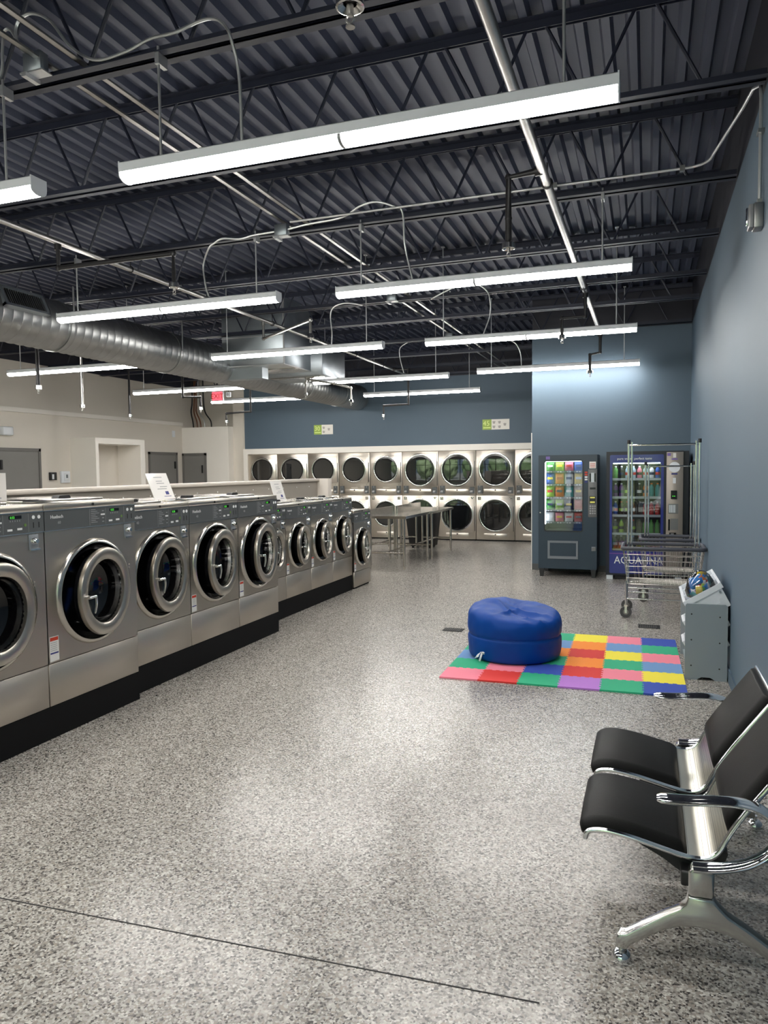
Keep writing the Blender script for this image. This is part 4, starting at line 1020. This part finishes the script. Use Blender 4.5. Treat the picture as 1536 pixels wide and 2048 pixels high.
# ================================================================== TOY SHELF
t = thing('toy_shelf','grey toy storage rack against the right wall','shelf',(.285,6.10,0))
def side_panel(y):
    P = [(0,y,0),(.085,y,0),(.10,y,.012),(.12,y,.022),(.18,y,.022),(.20,y,.012),(.215,y,0),(.30,y,0),(.30,y,.575),(.285,y,.589),(.012,y,.589),(0,y,.577)]
    m = MB(); m.prism(P,(0,.018,0)); return m.build('side_panel','shelf_grey',t)
p0 = side_panel(0); p1 = side_panel(.81)
for z in (.09,.29,.49):
    m = MB()
    for x in (.045,.245): m.disc((x,-.0005,z+(.02 if x<.1 else .005)),.006,(0,-1,0),.002,10)
    m.build('screw','pipe_black',p0)
u = Vector((.848,0,.53)); v = Vector((.53,0,-.848))
TIPZ = [.598,.445,.288]
for z in TIPZ:
    for a,b in ((.035,.02),(.255,.02)):
        p = Vector((.0,0,z))+u*a+v*.055; MB().cyl((p.x,.018,p.z),(p.x,.81,p.z),.009,8).build('rail','shelf_grey',t)
box(.02,.018,.03,.28,.81,.045).build('bottom_board','shelf_grey',t)
def make_bin():
    w = .245; m = MB(); L_, dp = .285, .185
    def Q(a,y,b): p = u*a+v*b; return (p.x,y,p.z)
    o = [Q(0,0,0),Q(L_,0,0),Q(L_,w,0),Q(0,w,0)]; bt = [Q(.03,.012,dp),Q(L_-.015,.012,dp),Q(L_-.015,w-.012,dp),Q(.03,w-.012,dp)]
    i_ = [Q(.006,.006,0),Q(L_-.006,.006,0),Q(L_-.006,w-.006,0),Q(.006,w-.006,0)]; ib = [Q(.034,.016,dp-.005),Q(L_-.02,.016,dp-.005),Q(L_-.02,w-.016,dp-.005),Q(.034,w-.016,dp-.005)]
    m.add(o+bt+i_+ib,[(i,(i+1)%4,4+(i+1)%4,4+i) for i in range(4)]+[(4,5,6,7)]+[(i,(i+1)%4,8+(i+1)%4,8+i) for i in range(4)]+[(8+i,8+(i+1)%4,12+(i+1)%4,12+i) for i in range(4)]+[(12,13,14,15)])
    b = m.build('toy_bin','bin_white')
    r = MB()
    for (A,B,C,D) in (((-.012,-.010),(L_+.012,-.010),(L_+.012,.0),(-.012,.0)),((-.012,w),(L_+.012,w),(L_+.012,w+.010),(-.012,w+.010)),((-.016,-.010),(.0,-.010),(.0,w+.01),(-.016,w+.01)),((L_,-.010),(L_+.012,-.010),(L_+.012,w+.01),(L_,w+.01))):
        P = [Q(q[0],q[1],-.004) for q in (A,B,C,D)]; P2 = [Q(q[0],q[1],.038) for q in (A,B,C,D)]
        r.add(P+P2,[(0,1,2,3),(4,5,6,7)]+[(i,(i+1)%4,4+(i+1)%4,4+i) for i in range(4)])
    r.build('rim','bin_white',b); return b
bn = make_bin(); first = True
for k,(z,j,lb) in enumerate([(.598,0,'white toy bin holding the bag of blocks, topmost on the grey rack'),(.598,1,'white toy bin in the middle of the top tier of the grey rack'),(.598,2,'white toy bin at the far end of the top tier of the grey rack'),(.445,0,'white toy bin on the middle tier, its lip showing left of the grey panel'),(.288,0,'white toy bin on the lowest tier, its lip showing left of the grey panel')]):
    o = bn if k == 0 else copy_tree(bn)
    o.location = (.282,6.132+j*.265,z); tag(o,lb,'toy bin','white toy bins')
t = thing('toy_bag','clear bag of blue and coloured toy blocks in the top bin','toy bag',(.40,6.26,.66))
rnd = random.Random(5)
pal = ['blue','blue','teal','blue','orange','blue','red','yellow','green','lime','blue','white','navy','purple','blue','green','red','blue','blue','yellow']
glass('film',(.93,.95,.97),.10,.08)
for i,cname in enumerate(pal):
    a = rnd.uniform(0,2*PI); rr_ = rnd.uniform(.0,.082); zz = rnd.uniform(-.03,.115); sc = .028+rnd.uniform(0,.016)
    k = 1-max(0,zz)/.19
    m = MB()
    if i % 3 == 0: m.cyl((-sc*.9,0,0),(sc*.9,0,0),sc*.62,14)
    else: m.box(-sc,-sc*.6,-sc*.6,sc,sc*.6,sc*.6)
    o = m.build('block','toy_blue' if cname in ('blue','navy') else 'pack_'+cname,t,bevel=.004,seg=1); o.location = (rr_*math.cos(a)*k,rr_*math.sin(a)*k-.012,zz); o.rotation_euler = (rnd.uniform(0,3),rnd.uniform(0,3),rnd.uniform(0,3))
m = MB()
pr_ = [(.0,-.05),(.095,-.04),(.112,.0),(.108,.05),(.092,.10),(.066,.14),(.030,.166),(0,.172)]
m.lathe(pr_,(0,-.005,0),'z',22); o = m.build('film','film',t)
for vv in o.data.vertices:
    q = math.atan2(vv.co.y,vv.co.x); vv.co.x *= 1+.05*math.sin(5*q+vv.co.z*40); vv.co.y *= 1+.05*math.cos(4*q+vv.co.z*50)

# ================================================================== FOAM MAT
MT = .3035
mt = thing('foam_play_mat','colourful interlocking foam play mat of square tiles','play mat',(-1.532,5.555,0),math.radians(.9))
grid = [['pink','red','green','purple','green','blue'],['green','pink','blue','red','pink','yellow'],['sky','orange','green','orange','green','sky'],['green','yellow','orange','red','yellow','pink'],['sky','red','sky','orange','sky','green'],['green','blue','green','yellow','pink','blue']]
NT = 10
def tooth(k): return .0065 if k % 2 else -.0065
def edge(i, a, fixed):
    pts = []
    for k in range(NT):
        s0, s1 = a*MT+MT*k/NT, a*MT+MT*(k+1)/NT; o = fixed*MT+(0 if fixed in (0,6) else (tooth(k) if 0 < k < NT-1 else 0))
        pts += [(s0,o),(s1,o)]
    return pts
G = .0008
for j in range(6):
    for i in range(6):
        bot = [(a,b) for a,b in edge(0,i,j)]; top = [(a,b) for a,b in edge(0,i,j+1)]
        lef = [(b,a) for a,b in edge(0,j,i)]; rig = [(b,a) for a,b in edge(0,j,i+1)]
        P = bot+rig+top[::-1]+lef[::-1]; Q = []
        for p in P:
            if not Q or abs(p[0]-Q[-1][0])+abs(p[1]-Q[-1][1]) > 1e-7: Q.append(p)
        if abs(Q[0][0]-Q[-1][0])+abs(Q[0][1]-Q[-1][1]) < 1e-7: Q.pop()
        MB().prism([(a,b,.0005) for a,b in Q],(0,0,.0125)).build('tile','foam_'+grid[j][i],mt)

# ================================================================== BEANBAG
def beanbag():
    from mathutils import noise
    t = thing('beanbag','large crumpled blue vinyl beanbag on the foam mat','beanbag',(-1.085,6.40,.014))
    prof = [(0,0),(.22,0),(.345,.003),(.380,.015),(.394,.045),(.400,.09),(.402,.13),(.401,.17),(.399,.188),(.393,.197),(.391,.203),(.393,.209),(.400,.220),(.406,.25),(.408,.29),(.405,.33),(.398,.362),(.386,.386),(.368,.402),(.340,.412),(.29,.418),(.23,.418),(.16,.414),(.10,.410),(.05,.408),(0,.407)]
    pp = smooth_path([(a,0,b) for a,b in prof],3); n = 140; V = []; F = []
    for k,p in enumerate(pp):
        for i in range(n):
            a = 2*PI*i/n; r, z = p.x, p.z; c, s_ = math.cos(a), math.sin(a)
            x, y = r*c, r*s_*.97
            q = Vector((c*1.5,s_*1.5,z*3.5))
            up = max(0,min(1,(z-.24)/.16))
            w = .006*noise.noise(q*1.3)+.004*noise.noise(q*4.1+Vector((5,0,0)))
            rr2 = math.hypot(x,y)
            dip = -.050*math.exp(-((x-.13)**2/.030+(y+.16)**2/.020))
            ridge = .022*math.exp(-((y+.16+.55*(x-.02)-1.6*(x-.12)**2)/.028)**2)*math.exp(-((x-.08)/.26)**2)
            ridge2 = .016*math.exp(-((y+.02+.35*(x-.1))/.022)**2)*math.exp(-((x-.12)/.2)**2)+.012*math.exp(-((y+.27-.2*x)/.016)**2)*math.exp(-((x-.12)/.16)**2)
            ridge3 = .018*math.exp(-((x+.02-.5*(y+.1))/.02)**2)*math.exp(-((y+.12)/.14)**2)
            fold = up*(dip+ridge+ridge2+ridge3)
            crease = up*.010*noise.noise(Vector((x*11,y*11+x*3,z*2)))+up*.006*abs(noise.noise(Vector((x*22,y*9,3))))
            slope = up*(-.055*(x+.05)+.06*y+.030*math.exp(-((x+.17)**2/.02+(y-.08)**2/.05)))
            V.append((x*(1+w/.4*(1 if z > .01 else 0)),y*(1+w/.4*(1 if z > .01 else 0)),max(0,z+(fold+crease+slope if z > .2 else 0))))
    m = len(pp)
    for k in range(m-1):
        for i in range(n): F.append((k*n+i,k*n+(i+1)%n,(k+1)*n+(i+1)%n,(k+1)*n+i))
    mb = MB().add(V,F,True); mb.build('fabric_body','bean_blue',t)
    q = MB(); q.tube([(.390*math.cos(a)*.995,.390*math.sin(a)*.965,.205) for a in [2*PI*i/72 for i in range(72)]],.0055,6,closed=True); q.build('seam','bean_blue',t)
    g = MB(); a = math.radians(235)
    px, py = .41*math.cos(a), .40*math.sin(a)
    g.add([(px,py,.085),(px+.035,py-.02,.095),(px+.060,py-.018,.075),(px+.02,py-.012,.068)],[(0,1,2,3)]); g.add([(px+.008,py-.008,.084),(px-.005,py-.03,.05),(px-.038,py-.025,.035),(px-.018,py-.008,.066)],[(0,1,2,3)]); g.add([(px+.012,py-.010,.08),(px+.028,py-.014,.076),(px+.012,py-.03,.012),(px-.004,py-.026,.016)],[(0,1,2,3)])
    o = g.build('care_tag','tag_white',t); md = o.modifiers.new('thickness','SOLIDIFY'); md.thickness = .0015
beanbag()

# ================================================================== WAITING BENCH
BX, BY = .17, 3.10
t = thing('waiting_bench','two seat waiting bench with black padded seats and chrome frame','bench',(BX,BY,0))
def S(p): return (p[0]-BX, p[1]-BY, p[2])
prof = [(-.192,.370),(-.187,.390),(-.168,.402),(-.12,.406),(-.045,.397),(.03,.381),(.10,.365),(.145,.357),(.18,.357),(.208,.367),(.230,.389),(.247,.422),(.268,.466),(.300,.519),(.335,.571),(.372,.624),(.408,.676),(.440,.721),(.456,.744),(.462,.759)]
PP = [Vector((p[0],0,p[1])) for p in prof]; PS = smooth_path(PP,4)
def strip(y0,y1,a,b,th0,th1,rnd_=False):
    seg = [p for p in PS[a:b]]
    m = MB(); n = len(seg); V = []
    N = []
    for i in range(n):
        tg = (seg[min(i+1,n-1)]-seg[max(i-1,0)]).normalized(); N.append(Vector((-tg.z,0,tg.x)))
    ys = [y0,y0+.012,y0+.04,(y0+y1)/2,y1-.04,y1-.012,y1] if rnd_ else [y0,y1]
    kk = [.25,.75,1,1.05,1,.75,.25] if rnd_ else [1,1]
    for i,p in enumerate(seg):
        e = 1.
        if rnd_:
            d_ = min(i,n-1-i); e = [.25,.7,.9,1][min(d_,3)]
        for y,k in zip(ys,kk): q = p+N[i]*(th0+(th1-th0)*k*e); V.append((q.x-BX,y-BY,q.z))
    for i,p in enumerate(seg):
        for y in ys: q = p+N[i]*th0; V.append((q.x-BX,y-BY,q.z))
    w = len(ys); o = n*w; F = []
    for i in range(n-1):
        for j in range(w-1): F += [(i*w+j,i*w+j+1,(i+1)*w+j+1,(i+1)*w+j),(o+i*w+j,o+(i+1)*w+j,o+(i+1)*w+j+1,o+i*w+j+1)]
        F += [(i*w,(i+1)*w,o+(i+1)*w,o+i*w),(i*w+w-1,o+i*w+w-1,o+(i+1)*w+w-1,(i+1)*w+w-1)]
    for j in range(w-1): F += [(j,o+j,o+j+1,j+1),((n-1)*w+j,(n-1)*w+j+1,o+(n-1)*w+j+1,o+(n-1)*w+j)]
    return m.add(V,F,True)
n_ = len(PS)
for k,(y0,y1) in enumerate(((2.575,3.035),(3.110,3.580))):
    sh = strip(y0,y1,0,n_,-.003,.0).build('seat_shell','perforated',t)
    strip(y0+.008,y1-.008,1,28,.001,.030,True).build('seat_pad','vinyl_black',t)
    strip(y0+.008,y1-.008,47,n_-1,.001,.030,True).build('back_pad','vinyl_black',t)
    for yy in (y0,y1): MB().tube([(p.x-BX,yy-BY,p.z-.002) for p in PS],.0095,8).build('edge_tube','chrome',sh)
    MB().cyl(S((-.191,y0,.370)),S((-.191,y1,.370)),.009,8).build('front_bar','chrome',sh)
    MB().cyl(S((.462,y0,.759)),S((.462,y1,.759)),.009,8).build('top_bar','chrome',sh)
    for yy in (y0+.03,y1-.09):
        m = MB(); m.prism([S((-.02,yy,.384)),S((.05,yy,.367)),S((.14,yy,.347)),S((.185,yy,.343)),S((.215,yy,.355)),S((.243,yy,.391)),S((.262,yy,.369)),S((.245,yy,.320)),S((.16,yy,.285)),S((.12,yy,.285)),S((.06,yy,.325)),S((-.02,yy,.365))],(0,.05,0)); m.build('support_bracket','black_plastic',sh)
box(.115-BX,2.545-BY,.270,.20-BX,3.645-BY,.320).build('beam','black_plastic',t,bevel=.006)
for k,yc in enumerate((2.522,3.668)):
    T_ = .046; y0 = yc-T_/2
    P = [(.136,.262),(.130,.236),(.110,.214),(.06,.183),(-.055,.098),(-.075,.094),(-.086,.082),(-.086,.042),(-.050,.040),(-.045,.056),(.06,.132),(.115,.156),(.174,.163)]
    P = P+[(.358-a,b) for a,b in P[-2:0:-1]]
    P = [(a if a < .2 else .179+(a-.179)*1.12,b) for a,b in P]+[(.212,.262)]
    lg = MB().prism([S((a,y0,b)) for a,b in P],(0,T_,0)).build('leg_frame','bench_alloy',t,bevel=.012,seg=3)
    MB().prism([S((a,y0-.002,b)) for a,b in ((.136,.264),(.212,.264),(.214,.35),(.20,.362),(.15,.362),(.136,.345))],(0,T_+.004,0)).build('hub','bench_alloy',t,bevel=.010,seg=3)
    for fx in (-.068,.478):
        m = MB(); m.cyl(S((fx,yc,.018)),S((fx,yc,.05)),.010,10); m.lathe([(0,.030),(.016,.030),(.028,.020),(.034,.006),(.032,0),(0,0)],S((fx,yc,0)),'z',20)
        m.build('foot_glide','chrome',lg)
    path = smooth_path([(.150,yc,.352),(.20,yc,.356),(.255,yc,.368),(.315,yc,.392),(.365,yc,.43),(.392,yc,.478),(.386,yc,.528),(.350,yc,.566),(.295,yc,.582),(.22,yc,.580),(.13,yc,.570),(.038,yc,.566)],5)
    rad = [.0155]*len(path); rad[-1] = .010; rad[-2] = .0145
    MB().tube([S(p) for p in path],rad,12,up=(0,1,0),sx=1.9).build('armrest','chrome',t)
